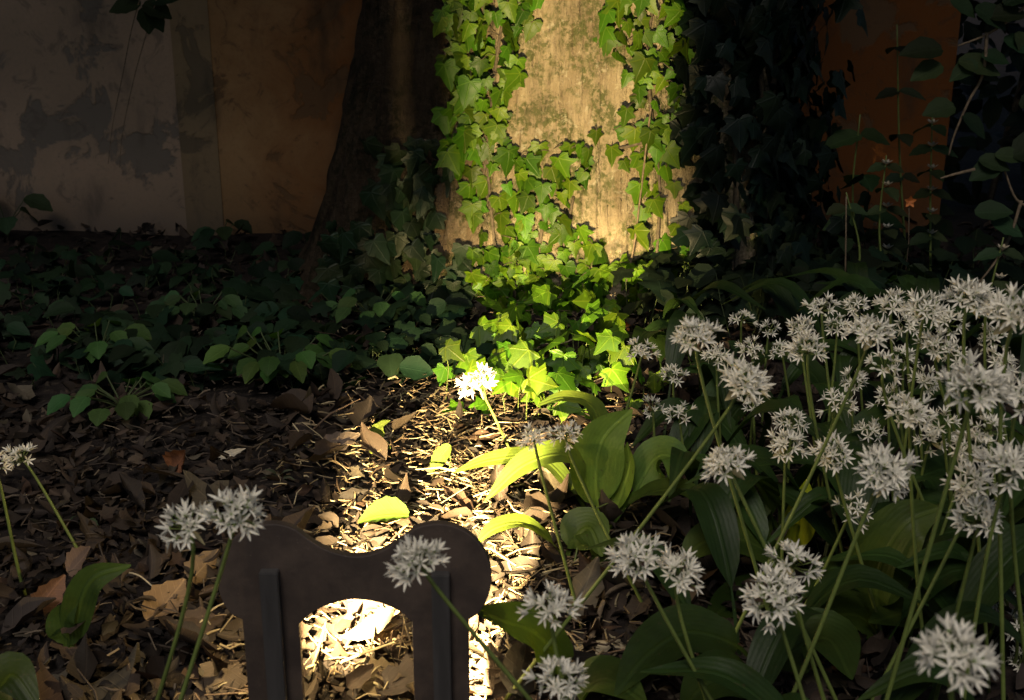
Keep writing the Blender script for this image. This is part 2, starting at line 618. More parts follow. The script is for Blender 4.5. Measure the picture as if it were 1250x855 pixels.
def build_trunk():
    m = MB()
    nth, nz = 560, 260
    vs, cs = [], []
    for j in range(nz + 1):
        t = j / nz
        z = -.12 + 3.1 * t ** 1.5
        for i in range(nth):
            th = -math.pi + 2 * math.pi * i / nth
            p, left = trunk_pt(th, z)
            vs.append(p)
            k = 1 - .9 * left  # left bark darkened in the tint, standing in for its shade
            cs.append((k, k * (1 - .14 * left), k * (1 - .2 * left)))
    fs = [(j * nth + i, j * nth + (i + 1) % nth, (j + 1) * nth + (i + 1) % nth, (j + 1) * nth + i) for j in range(nz) for i in range(nth)]
    fs.append(tuple(nz * nth + i for i in range(nth)))
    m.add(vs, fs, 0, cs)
    return m


tree = empty("old_tree", (TCX, TCY, 0), "broad old tree trunk wrapped in ivy, its pale bark lit by the garden lamp", "tree")
tm = build_trunk()
tm.build("trunk", M_BARK, tree)
TB = BVHTree.FromPolygons([Vector(v) for v in tm.v], tm.f)

lm = MB()
for a, ln, up in ((-2.6, 1.5, 1.0), (-1.2, 1.6, .8), (.3, 1.4, 1.1), (1.6, 1.7, .9), (2.7, 1.4, 1.2)):
    b = Vector((TCX, TCY, 2.75))
    e = b + Vector((math.sin(a) * ln, -math.cos(a) * ln, up))
    lm.tube(catmull([b, b.lerp(e, .4) + Vector((0, 0, .15)), e], 5), [.14 - .011 * i for i in range(11)], 10)
lm.build("limbs", M_BARK, tree)
cr = MB()  # unseen leaves added overhead to shade the trunk and wall
for _ in range(11000):
    x, y = rnd.uniform(-2.9, 3.1), rnd.uniform(.45, 4.4)
    z = rnd.uniform(2.35, 4.0) + .5 * noise.noise((x, y, 0))
    T = Vector((rnd.gauss(0, 1), rnd.gauss(0, 1), rnd.gauss(-.4, .5))).normalized()
    N = Vector((rnd.gauss(0, .5), rnd.gauss(0, .5), 1))
    g = rnd.uniform(.7, 1.2)
    cr.oval(Vector((x, y, z)), T, N, rnd.uniform(.12, .19), rnd.uniform(.09, .14), (.045 * g, .075 * g, .02 * g), .3, .2, nseg=2)
cr.build("shade_crown", M_HERB, tree)

# ------------------------------------------------------------------ ivy
def green(lo=.7, hi=1.25, base=(.055, .095, .02)):
    g = rnd.uniform(lo, hi) * rnd.choice((1, 1, .8, .55))
    y = rnd.uniform(-.25, .35)
    return (base[0] * g * (1 + y), base[1] * g, base[2] * g * (1 - .3 * y))


def inside(poly, x, y):
    c = False
    j = len(poly) - 1
    for i in range(len(poly)):
        xi, yi = poly[i]; xj, yj = poly[j]
        if (yi > y) != (yj > y) and x < (xj - xi) * (y - yi) / (yj - yi) + xi: c = not c
        j = i
    return c


def sample(poly):
    X, Y = [p[0] for p in poly], [p[1] for p in poly]
    while True:
        x, y = rnd.uniform(min(X), max(X)), rnd.uniform(min(Y), max(Y))
        if inside(poly, x, y): return x, y


def spread(poly, count, mind):
    pts, tries = [], 0
    while len(pts) < count and tries < count * 30:
        tries += 1
        q = sample(poly)
        if all((q[0] - p[0]) ** 2 + (q[1] - p[1]) ** 2 > mind * mind for p in pts): pts.append(q)
    return pts


def trunk_leaf(mb, px, py, L, col, lift):
    d = ray(px, py).normalized()
    hit = TB.ray_cast(C0, d)
    if hit[0] is None: return None
    p, n = hit[0], hit[1]
    if n.dot(d) > 0: n = -n
    n = (n + Vector((0, 0, rnd.uniform(-.35, .7))) + Vector((rnd.gauss(0, .42), 0, 0))).normalized()
    down = Vector((rnd.gauss(0, .45), 0, -1)).normalized()
    q = p - down * L * .45 + hit[1] * (lift if hit[1].dot(d) < 0 else -lift)
    mb.ivy(q, down, n, L * rnd.choice((.9, .85, .75, .6)), col, rnd.uniform(.05, .4), rnd.uniform(-.1, .35), rnd.uniform(.6, 1.15))
    return p, q


def ivy_plant(label, regions, vines, base_col=(.050, .116, .005)):  # default leaf colour carries lamp light, brighter than for the shaded ivy
    f, st = MB(), MB()
    for poly, count, mind, smin, smax, lmax in regions:
        for px, py in spread(poly, count, mind):
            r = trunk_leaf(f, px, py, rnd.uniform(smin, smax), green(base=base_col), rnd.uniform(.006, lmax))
            if r and not label.startswith('dim'):
                a = r[0] + Vector((rnd.uniform(-.012, .012), 0, rnd.uniform(.005, .03)))
                st.tube([a, (a + r[1]) / 2 + Vector((0, -.006, .006)), r[1]], .0009, 4, cap=False)
    for vn in vines:
        pts = []
        for px, py in vn:
            h = TB.ray_cast(C0, ray(px, py).normalized())
            if h[0] is not None: pts.append(h[0] + Vector((0, -.004, 0)))
        if len(pts) > 1:
            cp = catmull(pts, 6)
            st.tube(cp, [.0032 + .001 * noise.noise(p * 30) for p in cp], 6)
    h = TB.ray_cast(C0, ray(*regions[0][0][0]).normalized())
    e = empty("ivy", h[0] if h[0] else Vector((TCX, TCY - .4, 0)), label, "ivy", "ivy climbing the trunk")
    f.build("foliage", M_IVY, e)
    st.build("stem", M_VINE, e)


ivy_plant("long strand of lit ivy down the pale bark beside the dark furrowed bark",
          [([(548, 2), (655, -4), (650, 30), (632, 70), (622, 120), (615, 160), (622, 200), (600, 200), (570, 190), (552, 150)], 120, 9.5, .034, .058, .04),
           ([(552, 185), (600, 195), (640, 200), (632, 250), (610, 300), (585, 300), (560, 260)], 20, 17, .04, .062, .025),
           ([(536, -4), (560, -4), (568, 190), (545, 200)], 26, 9, .05, .07, .045)],
          [[(590, -10), (585, 80), (592, 160), (600, 260), (610, 360)], [(620, -10), (608, 60), (600, 130), (590, 220)]])
ivy_plant("spreading patch of bright ivy at the foot of the pale bark, above the dark hollow",
          [([(650, 185), (715, 192), (722, 225), (700, 232), (690, 270), (728, 290), (745, 345), (740, 378), (600, 385), (585, 345), (625, 295), (645, 262), (640, 215)], 105, 10.5, .032, .056, .03),
           ([(575, 320), (625, 300), (660, 385), (570, 375)], 20, 14, .035, .055, .03)],
          [[(640, 390), (655, 320), (665, 250), (668, 200)], [(690, 390), (685, 320), (700, 240)]])
ivy_plant("ivy strand beside the thin hanging vine, half lit and half lost in shade",
          [([(738, -4), (835, -4), (835, 190), (800, 200), (775, 140), (752, 70), (738, 45)], 66, 11, .036, .06, .04),
           ([(722, 172), (782, 160), (785, 215), (735, 205)], 7, 18, .045, .06, .025),
           ([(765, 215), (835, 205), (835, 330), (780, 300)], 12, 18, .042, .06, .03),
           ([(745, 345), (835, 310), (850, 400), (750, 395)], 18, 15, .045, .07, .04)],
          [[(800, -10), (790, 60), (795, 140), (805, 230), (800, 330)], [(752, 182), (780, 175), (800, 170)]])
ivy_plant("dim ivy patch on the dark bark low on the shaded side of the trunk",
          [([(468, 185), (560, 165), (552, 235), (535, 275), (480, 300), (455, 250)], 40, 10, .045, .07, .04),
           ([(400, 270), (470, 290), (560, 310), (575, 385), (400, 370)], 60, 10, .045, .075, .05)],
          [[(520, 170), (500, 260), (480, 340)]], (.011, .024, .010))  # leaf colour darkened to stand for the shade on this side

# ivy mass on the right of the trunk, shade put into its leaf colour
f, st = MB(), MB()
for _ in range(2000):
    th = rnd.uniform(.47, 2.3)
    z = rnd.uniform(-.02, 1.15)
    p, _l2 = trunk_pt(th, z)
    n = Vector((math.sin(th), -math.cos(th), 0))
    off = abs(rnd.gauss(0, .06)) * (1 + .5 * noise.noise((th * 4, z * 5, 2)))
    off = min(off, .17)
    q = p + n * (off + .008)
    n2 = (n + Vector((rnd.gauss(0, .35), rnd.gauss(0, .35), rnd.uniform(0, .6)))).normalized()
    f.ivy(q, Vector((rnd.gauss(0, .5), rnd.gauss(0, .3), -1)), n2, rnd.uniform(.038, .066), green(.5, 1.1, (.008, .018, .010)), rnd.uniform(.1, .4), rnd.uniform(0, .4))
for k in range(9):
    th = .7 + k * .17
    pts = []
    for j in range(8):
        z = -.02 + j * .18
        p, _l2 = trunk_pt(th + .1 * math.sin(j + k), z)
        pts.append(p + Vector((math.sin(th), -math.cos(th), 0)) * .01)
    st.tube(catmull(pts, 4), .006, 6)
e = empty("ivy", (TCX + .4, TCY - .2, 0), "deep mass of near black ivy covering the unlit side of the trunk", "ivy", "ivy climbing the trunk")
f.build("foliage", M_IVY, e)
st.build("stem", M_VINE, e)

# hanging vine and the dry tendril
mb = MB()
pts = []
for px, py in ((793, 130), (788, 170), (781, 230), (775, 280), (770, 310), (762, 345)):
    h = TB.ray_cast(C0, ray(px, py).normalized())
    pts.append(h[0] + Vector((0, -.022, 0)))
mb.tube(catmull(pts, 6), .0019, 6)
tag(mb.build("hanging_vine", M_TWIG), "thin pale bare vine hanging down the lit bark", "vine")

# ------------------------------------------------------------------ leaf litter (nobody could count it)
def dead_col():
    t = rnd.random()
    g = rnd.uniform(.11, .42)
    if t < .45: c = (.115, .075, .052)
    elif t < .7: c = (.085, .062, .052)
    elif t < .85: c = (.15, .105, .07)
    elif t < .93: c = (.11, .058, .034)
    else: c = (.21, .17, .115)
    m_ = sum(c) / 3
    return tuple((x * .85 + m_ * .15) * g * .9 for x in c)


lit = MB()
n = 0
while n < 12000:
    y = .75 + 2.3 * rnd.random() ** 1.25
    xr = .55 + y * .42
    x = rnd.uniform(-xr, xr)
    if x > .35 and rnd.random() < .55: continue
    if abs(x - TCX) < .4 and y > 2.25: continue
    if y > 1.75 and x < .1 and rnd.random() < .7: continue
    n += 1
    z = gz(x, y) + rnd.random() ** 2 * .028
    yaw = rnd.uniform(0, 6.283)
    el = rnd.gauss(0, .32)
    T = Vector((math.cos(yaw) * math.cos(el), math.sin(yaw) * math.cos(el), math.sin(el)))
    N = Vector((rnd.gauss(0, .35), rnd.gauss(0, .35), 1))
    big = rnd.random()
    L = rnd.uniform(.012, .028) if big < .72 else (rnd.uniform(.028, .045) if big < (.95 if y > 1.4 else .88) else rnd.uniform(.045, .075))
    if rnd.random() < .12:
        lit.ivy(Vector((x, y, z + .004)), T, N, L * .8, dead_col(), rnd.uniform(-.7, .5), rnd.uniform(-.6, .5))
    else:
        lit.oval(Vector((x, y, z)), T, N, L, L * rnd.uniform(.3, .65), dead_col(), rnd.uniform(-1.2, 1.2), rnd.uniform(-1.2, 1.4), rnd.uniform(-1, 1), rnd.uniform(.55, 1.1), rnd.uniform(0, .25), 5)
tag(lit.build("leaf_litter", M_DEAD), "brown curled dead leaves carpeting the ground round the lamp", "dead leaves", kind="stuff")

chips = MB()
for _ in range(5200):
    y = .8 + 1.5 * rnd.random()
    x = rnd.uniform(-.6, .45)
    if rnd.random() < .5: x, y = rnd.gauss(-.06, .11), rnd.uniform(1.0, 1.85)
    z = gz(x, y) + rnd.random() * .022
    a = rnd.uniform(0, 6.283)
    L = rnd.uniform(.006, .026) if rnd.random() < .88 else rnd.uniform(.03, .08)
    d = Vector((math.cos(a), math.sin(a), rnd.gauss(0, .25)))
    g = rnd.uniform(.5, 1.2)
    c = rnd.choice([(.22, .17, .10), (.14, .10, .06), (.34, .28, .17), (.09, .06, .04)]) if abs(x + .06) < .25 else rnd.choice([(.07, .053, .04), (.05, .038, .03), (.11, .085, .06)])  # straw paler along the beam, lamp light put into its colour
    p = Vector((x, y, z + .003))
    q = p + d * L
    mid = (p + q) / 2 + Vector((rnd.gauss(0, .1) * L, rnd.gauss(0, .1) * L, rnd.gauss(.04, .08) * L))
    r = rnd.uniform(.0005, .0016)
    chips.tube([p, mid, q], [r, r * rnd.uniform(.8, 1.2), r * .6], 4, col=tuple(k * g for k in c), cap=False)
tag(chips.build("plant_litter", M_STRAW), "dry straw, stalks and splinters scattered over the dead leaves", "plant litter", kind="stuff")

# ------------------------------------------------------------------ ground cover left of the tree
gc = MB()
gst = MB()


def low_leaf(px, py, hmin, hmax, L, col, kind='oval', mbx=None, stx=None):
    g = on_ground(px, py)
    h = rnd.uniform(hmin, hmax)
    top = g + Vector((rnd.gauss(0, .015), rnd.gauss(0, .015), h))
    yaw = rnd.uniform(0, 6.283)
    T = Vector((math.cos(yaw), math.sin(yaw) - .35, rnd.uniform(-.55, .05))).normalized()
    N = Vector((rnd.gauss(0, .3), rnd.gauss(-.45, .3), 1))
    if hmax == .10:
        N = Vector((rnd.gauss(-.1, .3), rnd.gauss(-.75, .25), .8))
        T = Vector((math.cos(yaw), -.5, math.sin(yaw) * .6 - .3)).normalized()
    if kind == 'oval':
        mbx.oval(top, T, N, L, L * rnd.uniform(.6, .85), col, -rnd.uniform(.1, .6), rnd.uniform(.1, .4), 0, .8, .06, 6)
    else:
        mbx.ivy(top, T, N, L, col, rnd.uniform(.05, .3), rnd.uniform(0, .3))
    stx.tube([g, g.lerp(top, .6) + Vector((rnd.gauss(0, .006), .006, 0)), top], .0009, 4, cap=False)


for _ in range(1250):
    px, py = rnd.uniform(-60, 590), 300 + 210 * rnd.random() ** .8
    if py < 328 and rnd.random() < .7: continue
    if py > 470 + 45 * noise.noise((px * .02, 3.3, 0)): continue
    if noise.noise((px * .011, py * .02, 1.1)) < -.12 and rnd.random() < .8: continue
    low_leaf(px, py, .005, .06, rnd.uniform(.028, .06), green(.4, 1.3, (.010, .027, .012)), 'oval' if rnd.random() < .55 else 'ivy', gc, gst)
for _ in range(420):
    px, py = rnd.uniform(760, 1300), rnd.uniform(330, 430)
    low_leaf(px, py, .01, .12, rnd.uniform(.04, .07), green(.5, 1.1, (.012, .025, .012)), 'oval' if rnd.random() < .4 else 'ivy', gc, gst)
g1 = gc.build("ground_cover", M_HERB)
tag(g1, "low dark green leafy ground cover spreading in the shade round the tree foot", "ground cover", kind="stuff")
g2 = link("stalks", gst.mesh("stalks", M_DARKSTEM), g1)

# ground ivy below the trunk, lamp light put into its brighter leaf colour
f, st = MB(), MB()
for poly, cnt, mind in (([(535, 470), (560, 425), (640, 395), (745, 400), (755, 470), (700, 480), (640, 500), (560, 500)], 62, 14),
                        ([(600, 385), (760, 385), (760, 410), (600, 400)], 10, 18), ([(640, 470), (790, 440), (800, 500), (650, 520)], 14, 18)):
    for px, py in spread(poly, cnt, mind):
        low_leaf(px, py + 24, .02, .10, rnd.uniform(.03, .056), green(.8, 1.3, (.050, .116, .005)), 'ivy', f, st)
for rn in ([(560, 470), (600, 440), (650, 430), (720, 440)], [(600, 405), (660, 420), (700, 460), (760, 480)], [(540, 480), (620, 490), (700, 495)]):
    P = catmull([on_ground(*q) + Vector((0, 0, .006)) for q in rn], 6)
    st.tube(P, .002, 6)
e = empty("ground_ivy", on_ground(660, 470), "bright lit ivy leaves creeping over the soil between the trunk and the wild garlic", "ivy")
f.build("foliage", M_IVY, e)
st.build("stem", M_STEM, e)

# leafy herbs that can be told apart
def herb(px, py, n, spreadr, h, L, base, label):
    g = on_ground(px, py)
    e = empty("woodland_herb", g, label, "plant", "leafy woodland herbs")
    s2 = MB()
    f2 = MB()
    for k in range(n):
        a = 6.283 * k / n + rnd.uniform(-.4, .4)
        rr = spreadr * rnd.uniform(.4, 1)
        top = g + Vector((math.cos(a) * rr, math.sin(a) * rr, h * rnd.uniform(.6, 1.1)))
        s2.tube(bez(g, g + Vector((0, 0, h * .5)), top - Vector((0, 0, h * .1)), top, 5), .0012, 5, cap=False)
        T = Vector((math.cos(a), math.sin(a) - .3, -.35))
        N = Vector((math.cos(a) * .2, -.55, 1))
        f2.oval(top, T, N, L * rnd.uniform(.8, 1.15), L * rnd.uniform(.6, .8), green(.8, 1.2, base), -rnd.uniform(.2, .7), .25, 0, .8, .07, 7)
    s2.build("stem", M_DARKSTEM, e)
    f2.build("foliage", M_HERB, e)
    return e


herb(345, 470, 22, .085, .07, .042, (.04, .085, .018), "yellowish green leafy herb in front of the dark cover, nearest the lit soil")
herb(122, 445, 16, .08, .06, .042, (.035, .075, .018), "broad leaved herb clump alone in the dark soil towards the grey wall")
herb(150, 505, 18, .08, .05, .04, (.03, .07, .02), "low herb clump at the edge of the dead leaves, below the broad leaved one")
herb(250, 400, 18, .08, .06, .04, (.025, .055, .02), "dark green herb in the middle of the shaded ground cover")
herb(10, 290, 6, .07, .09, .07, (.025, .045, .02), "dark herb with round leaves against the foot of the grey wall")
herb(272, 295, 4, .04, .05, .05, (.025, .05, .02), "small dark herb at the foot of the pilaster")
herb(455, 400, 18, .08, .06, .042, (.03, .065, .02), "herb beside the furrowed dark bark at the trunk foot")


def seedling(name, label, base, leaves, stem=True):
    g = on_ground(*base)
    e = empty(name, g, label, "seedling")
    for (tx, ty, bx, by, dY, wd, col, cup) in leaves:
        a, b = at_y(bx, by, g.y + dY), at_y(tx, ty, g.y + dY - .01)
        m2 = MB()
        N = (C0 - a).normalized() + Vector((0, 0, .5)) if stem else Vector((.15, -.3, 1))
        m2.oval(a, b - a, N, (b - a).length, wd, col, -.3 if stem else -.8, cup, 0, .75, .08, 12)
        m2.build("leaf", M_HERB, e)
        if stem:
            m3 = MB()
            m3.tube(catmull([g, g.lerp(a, .5) + Vector((.003, 0, .002)), a], 4), .0009, 5)
            m3.build("stem", M_STEM, e)
    return e


seedling("seedling", "small upright seedling with a drooping oval leaf, at the edge of the lit soil", (467, 560),
         [(452, 556, 463, 517, 0, .024, (.08, .11, .015), .3), (474, 513, 460, 522, 0, .010, (.09, .12, .02), .2), (478, 548, 468, 540, 0, .009, (.08, .12, .02), .2)])
seedling("seedling", "single tilted bright leaf on a short stalk in the lit litter", (545, 590),
         [(523, 577, 549, 543, 0, .021, (.10, .15, .02), .3)])
seedling("seedling", "broad bright leaf lying flat on the glowing litter behind the lamp's waist", (500, 640),
         [(436, 620, 499, 630, -.035, .042, (.06, .105, .014), .5)], False)
seedling("seedling", "little bright leaf low on the litter close above the lamp's right knob", (540, 640),
         [(500, 645, 540, 637, 0, .018, (.09, .14, .02), .2)], False)
seedling("seedling", "pale grey green rosette seedling among the brown dead leaves", (340, 585),
         [(330, 568, 340, 582, 0, .008, (.06, .07, .045), .2), (350, 567, 341, 582, 0, .008, (.06, .07, .045), .2), (322, 578, 339, 584, 0, .008, (.06, .07, .045), .2), (357, 579, 342, 584, 0, .008, (.06, .07, .045), .2)], False)
seedling("seedling", "round leaved seedling under the tall white flower stalk in the dark litter", (100, 645),
         [(116, 635, 102, 640, 0, .018, (.04, .06, .03), .2), (86, 632, 100, 640, 0, .018, (.04, .06, .03), .2)], False)

# ------------------------------------------------------------------ garden lamp
LY = 0.905


def plane_pt(px, py, Y=LY):
    p = at_y(px, py, Y)
    return p.x, p.z


out = []
# clockwise from the left post foot, traced in photo pixels
def arc(cx, cy, r, a0, a1, n):
    return [(cx + r * math.cos(R(a0 + (a1 - a0) * i / n)), cy - r * math.sin(R(a0 + (a1 - a0) * i / n))) for i in range(n + 1)]


outl = [(296, 757)]
outl += arc(331, 706, 66, 222, 62, 22)[0:]
outl += [tuple(p)[:2] for p in catmull([(362, 648, 0), (385, 665, 0), (410, 676, 0), (436, 680, 0), (462, 675, 0), (485, 662, 0), (504, 649, 0)], 4)]
outl += arc(534, 706, 66, 118, -42, 22)
outl += [(572, 757)]
pts2 = [plane_pt(*p) for p in outl]
inner = [(503, 762)] + [tuple(p)[:2] for p in catmull([(503, 760, 0), (488, 747, 0), (462, 736, 0), (432, 732, 0), (403, 738, 0), (380, 749, 0), (365, 762, 0)], 4)]
pin = [plane_pt(*p) for p in inner]
zb = -0.03
xl0, xl1 = plane_pt(296, 757)[0], plane_pt(365, 762)[0]
xr0, xr1 = plane_pt(503, 762)[0], plane_pt(572, 757)[0]
poly = [(xl0, zb)] + pts2 + [(xr1, zb), (xr0, zb)] + pin + [(xl1, zb)]
# drop duplicate neighbours
cl = []
for p in poly:
    if not cl or (p[0] - cl[-1][0]) ** 2 + (p[1] - cl[-1][1]) ** 2 > 1e-9: cl.append(p)
import bmesh
bm = bmesh.new()
TH = .008
vsf = [bm.verts.new((x, LY, z)) for x, z in cl]
face = bm.faces.new(vsf)
ext = bmesh.ops.extrude_face_region(bm, geom=[face])
for g in ext['geom']:
    if isinstance(g, bmesh.types.BMVert): g.co.y += TH
bmesh.ops.recalc_face_normals(bm, faces=bm.faces)
big = [fc for fc in bm.faces if len(fc.verts) > 4]
edges = list({e2 for fc in big for e2 in fc.edges})
bmesh.ops.bevel(bm, geom=edges, offset=.0009, segments=2, affect='EDGES', profile=.6)
bmesh.ops.triangulate(bm, faces=[fc for fc in bm.faces if len(fc.verts) > 4])
me = bpy.data.meshes.new("bone_panel")
bm.to_mesh(me); bm.free()
me.materials.append(M_STEEL)
lamp = empty("garden_lamp", ((xl0 + xr1) / 2, LY, 0), "bone shaped brown metal garden lamp standing on two legs in the dead leaves", "garden lamp")
link("bone_panel", me, lamp)


def bar(x0px, x1px, ytop):
    x0, zt = plane_pt(x0px, ytop, LY)
    x1 = plane_pt(x1px, ytop, LY)[0]
    b2 = bmesh.new()
    r = bmesh.ops.create_cube(b2, size=1)
    for v in b2.verts:
        v.co.x = (x0 + x1) / 2 + v.co.x * (x1 - x0)
        v.co.y = LY - .0040 + v.co.y * .0092
        v.co.z = (zt + zb) / 2 + v.co.z * (zt - zb)
    bmesh.ops.bevel(b2, geom=list(b2.edges), offset=.0008, segments=2, affect='EDGES')
    m2 = bpy.data.meshes.new("rib")
    b2.to_mesh(m2); b2.free()
    m2.materials.append(M_RIB)
    return link("rib", m2, lamp)


bar(318, 341, 694)
bar(527, 549, 697)


def light_head(X, zc, a_left, a_right, watt, visor):
    """slot housing on the back of a leg: the source sits at the back, the side plates cut the beam"""
    ys0 = LY + TH + .001
    src = Vector((X, ys0 + .006, zc))
    tip = .034
    xl = math.tan(a_left) * (tip - .006)
    xr = math.tan(a_right) * (tip - .006)
    h = MB()
    hw = .019
    hz0, hz1 = zc - .03, zc + .03
    h.box(X - hw, X + hw, ys0, ys0 + .003, hz0, hz1)
    h.box(X - hw, X + xl, ys0 + .012, ys0 + tip, hz0, hz1)
    h.box(X + xr, X + hw, ys0 + .012, ys0 + tip, hz0, hz1)
    h.box(X - hw, X - hw + .003, ys0 + .0031, ys0 + .0119, hz0, hz1)
    h.box(X + hw - .003, X + hw, ys0 + .0031, ys0 + .0119, hz0, hz1)
    if visor:
        h.box(X + xl + .0004, X + xr - .0004, ys0 + .012, ys0 + tip - .001, zc - .0004, hz1 - .001)
    o = h.build("light_head", M_CAST, lamp, False)
    ln = MB()
    vs = [(X + .0035 * math.cos(6.283 * k / 16), ys0 + .0036, zc + .0035 * math.sin(6.283 * k / 16)) for k in range(16)]
    ln.add(vs, [tuple(range(16))])
    lo = link("lens", ln.mesh("lens", M_LENS), o)
    lo.location = (0, 0, 0)
    ld = bpy.data.lights.new("lamp_beam", 'SPOT' if visor else 'POINT')
    ld.energy = watt
    ld.color = (1.0, .74, .345)
    ld.shadow_soft_size = .0022 if visor else .0011
    lt = bpy.data.objects.new("lamp_beam", ld)
    COL.objects.link(lt)
    lt.parent = lamp
    lt.location = src - lamp.location
    if visor:
        ld.spot_size, ld.spot_blend = R(90), 1.0
        lt.rotation_euler = Vector((.17, 1, -.17)).to_track_quat('-Z', 'Y').to_euler()
    return o


xa, xb = xl1 - .028, (xr0 + xr1) / 2 + .002
TRX0, TRX1, TRY = at_y(569, 250, 2.24).x, at_y(816, 250, 2.24).x, 2.24
y0 = LY + TH + .007
light_head(xa, .15, R(.5), R(26), LAMP_LOW_W, True)
light_head(xb, .15, math.atan((TRX0 - xb) / (TRY - y0)), math.atan((TRX1 - xb) / (TRY - y0)), LAMP_W, False)

# added fill light beside the left head, warming the litter in place of bounce
ld = bpy.data.lights.new("added_fill", 'POINT')
ld.energy = ADDED_FILL_W
ld.color = (1.0, .74, .345)
ld.shadow_soft_size = .006
lt = bpy.data.objects.new("added_fill", ld)
COL.objects.link(lt)
lt.parent = lamp
lt.location = Vector((xa - .004, y0 + .045, .125)) - lamp.location

# ------------------------------------------------------------------ wild garlic
def floret_mesh(opening, L, idx):
    """one star flower on its stalk; origin at the umbel centre, pointing +Z"""
    m = MB()
    ped = .017 + .003 * (idx % 3)
    c = Vector((0, 0, ped))
    m.tube([Vector((0, 0, 0)), Vector((.0008, .0004, ped * .5)), c], [.0006, .0005, .0007], 5, 1, (1, 1, 1))
    m.tube([c - Vector((0, 0, .0006)), c + Vector((0, 0, .0012)), c + Vector((0, 0, .0026))], [.0010, .0014, .0004], 6, 2)
    for k in range(6):
        a = 6.283 * k / 6 + (idx * .3)
        el = opening + rnd.uniform(-.15, .15)
        out_ = Vector((math.cos(a), math.sin(a), 0))
        T = out_ * math.cos(el) + Vector((0, 0, math.sin(el)))
        N = Vector((0, 0, math.cos(el))) - out_ * math.sin(el)
        g = rnd.uniform(.92, 1.0)
        m.oval(c + out_ * .0008, T, N, L * rnd.uniform(.9, 1.08), L * .24, (.88 * g, .84 * g, .75 * g), rnd.uniform(-.5, .2), .5, rnd.uniform(-.3, .3), .9, 0, 4)
    for k in range(6):
        a = 6.283 * k / 6 + .5
        q = c + Vector((math.cos(a) * .0025, math.sin(a) * .0025, .005))
        m.tube([c + Vector((0, 0, .001)), q], [.0003, .0005], 3, 0, (.8, .79, .7))
    return m.mesh("floret", [M_PETAL, M_STEM, M_OVARY])


def bud_mesh():
    m = MB()
    m.tube([Vector((0, 0, 0)), Vector((.001, 0, .007)), Vector((0, 0, .014))], .0006, 5, 1)
    m.tube([Vector((0, 0, .0135)), Vector((0, 0, .016)), Vector((0, 0, .020)), Vector((0, 0, .023))], [.0009, .0022, .0019, .0004], 7, 0, (.76, .77, .66))
    return m.mesh("bud", [M_PETAL, M_STEM])


FLORETS = [floret_mesh(o, .0128 + .0008 * (i % 3), i) for i, o in enumerate((.45, .7, .95, .3, .8, 1.15, .55, .9))]
BUD = bud_mesh()


def leaf_blade(name, path, W, col, parent, up, fold=.25, pet=.22, ripple=.0):
    """wild garlic leaf along a path (list of Vectors): petiole first, then a broad pointed blade"""
    P = catmull(path, 7)
    n = len(P)
    vs, us, fs, cs = [], [], [], []
    for i, p in enumerate(P):
        t = i / (n - 1)
        T = (P[min(i + 1, n - 1)] - P[max(i - 1, 0)]).normalized()
        N = (up - T * up.dot(T))
        N = N.normalized() if N.length > 1e-4 else Vector((0, -1, 0))
        X = T.cross(N)
        if t < pet: wd = .0022 + .001 * t / pet
        else:
            s = (t - pet) / (1 - pet)
            wd = max(.0008, W * .5 * (math.sin(math.pi * s ** .72)) ** .8 + .0022 * (1 - s))
        fo = fold * (1.6 if t < pet + .08 else 1)
        for k in (-1, -.66, -.33, 0, .33, .66, 1):
            rp = ripple * wd * math.sin(i * .9 + k * 2) * abs(k)
            vs.append(p + X * (wd * k) + N * (fo * wd * abs(k) + rp))
            us.append((k * wd / .22, t, 0))
            cs.append(col)
    for i in range(n - 1):
        for k in range(6):
            a = i * 7 + k
            fs.append((a, a + 1, a + 8, a + 7))
    m = MB()
    m.add(vs, fs, 0, cs, us)
    return m.build(name, M_GARLIC, parent)


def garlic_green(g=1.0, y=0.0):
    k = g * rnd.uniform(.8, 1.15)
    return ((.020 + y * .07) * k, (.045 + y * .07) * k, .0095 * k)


def umbel(head, axis, D, parent, nflo, sparse=1.0, spathe=True):
    h = empty("flower_head", (0, 0, 0))
    h.parent = parent
    h.location = head - parent.location
    axis = axis.normalized()
    q = Vector((0, 0, 1)).rotation_difference(axis)
    sc = D / .065
    ga = 2.39996
    nflo = int(nflo * 1.3)
    for k in range(nflo):
        t = (k + .5) / nflo
        ct = 1 - t * (.98 * sparse)
        stt = math.sqrt(max(0, 1 - ct * ct))
        d = Vector((stt * math.cos(k * ga), stt * math.sin(k * ga), ct)) + Vector((rnd.gauss(0, .16), rnd.gauss(0, .16), rnd.gauss(0, .14)))
        d = q @ d.normalized()
        d = (d + Vector((0, 0, .08))).normalized()
        o = bpy.data.objects.new("floret" if rnd.random() > .06 else "bud", None)
        me2 = BUD if o.name.startswith("bud") else rnd.choice(FLORETS)
        nm = "bud" if me2 is BUD else "floret"
        bpy.data.objects.remove(o)
        o = bpy.data.objects.new(nm, me2)
        COL.objects.link(o)
        o.parent = h
        o.rotation_mode = 'QUATERNION'
        o.rotation_quaternion = Vector((0, 0, 1)).rotation_difference(d) @ Matrix.Rotation(rnd.uniform(0, 6.28), 3, 'Z').to_quaternion()
        s = sc * rnd.uniform(.85, 1.12)
        o.scale = (s, s, s)
    if spathe:
        m = MB()
        a = rnd.uniform(0, 6.28)
        d = Vector((math.cos(a), math.sin(a), -.9)).normalized()
        m.oval(head, d, Vector((-d.y, d.x, .5)), .022 * sc, .010 * sc, (.30, .30, .12), .5, .9, 0, .8, 0, 5)
        o = link("spathe", m.mesh("spathe", M_SPATHE), None)
        o.parent = h
        o.location = -head
    return h


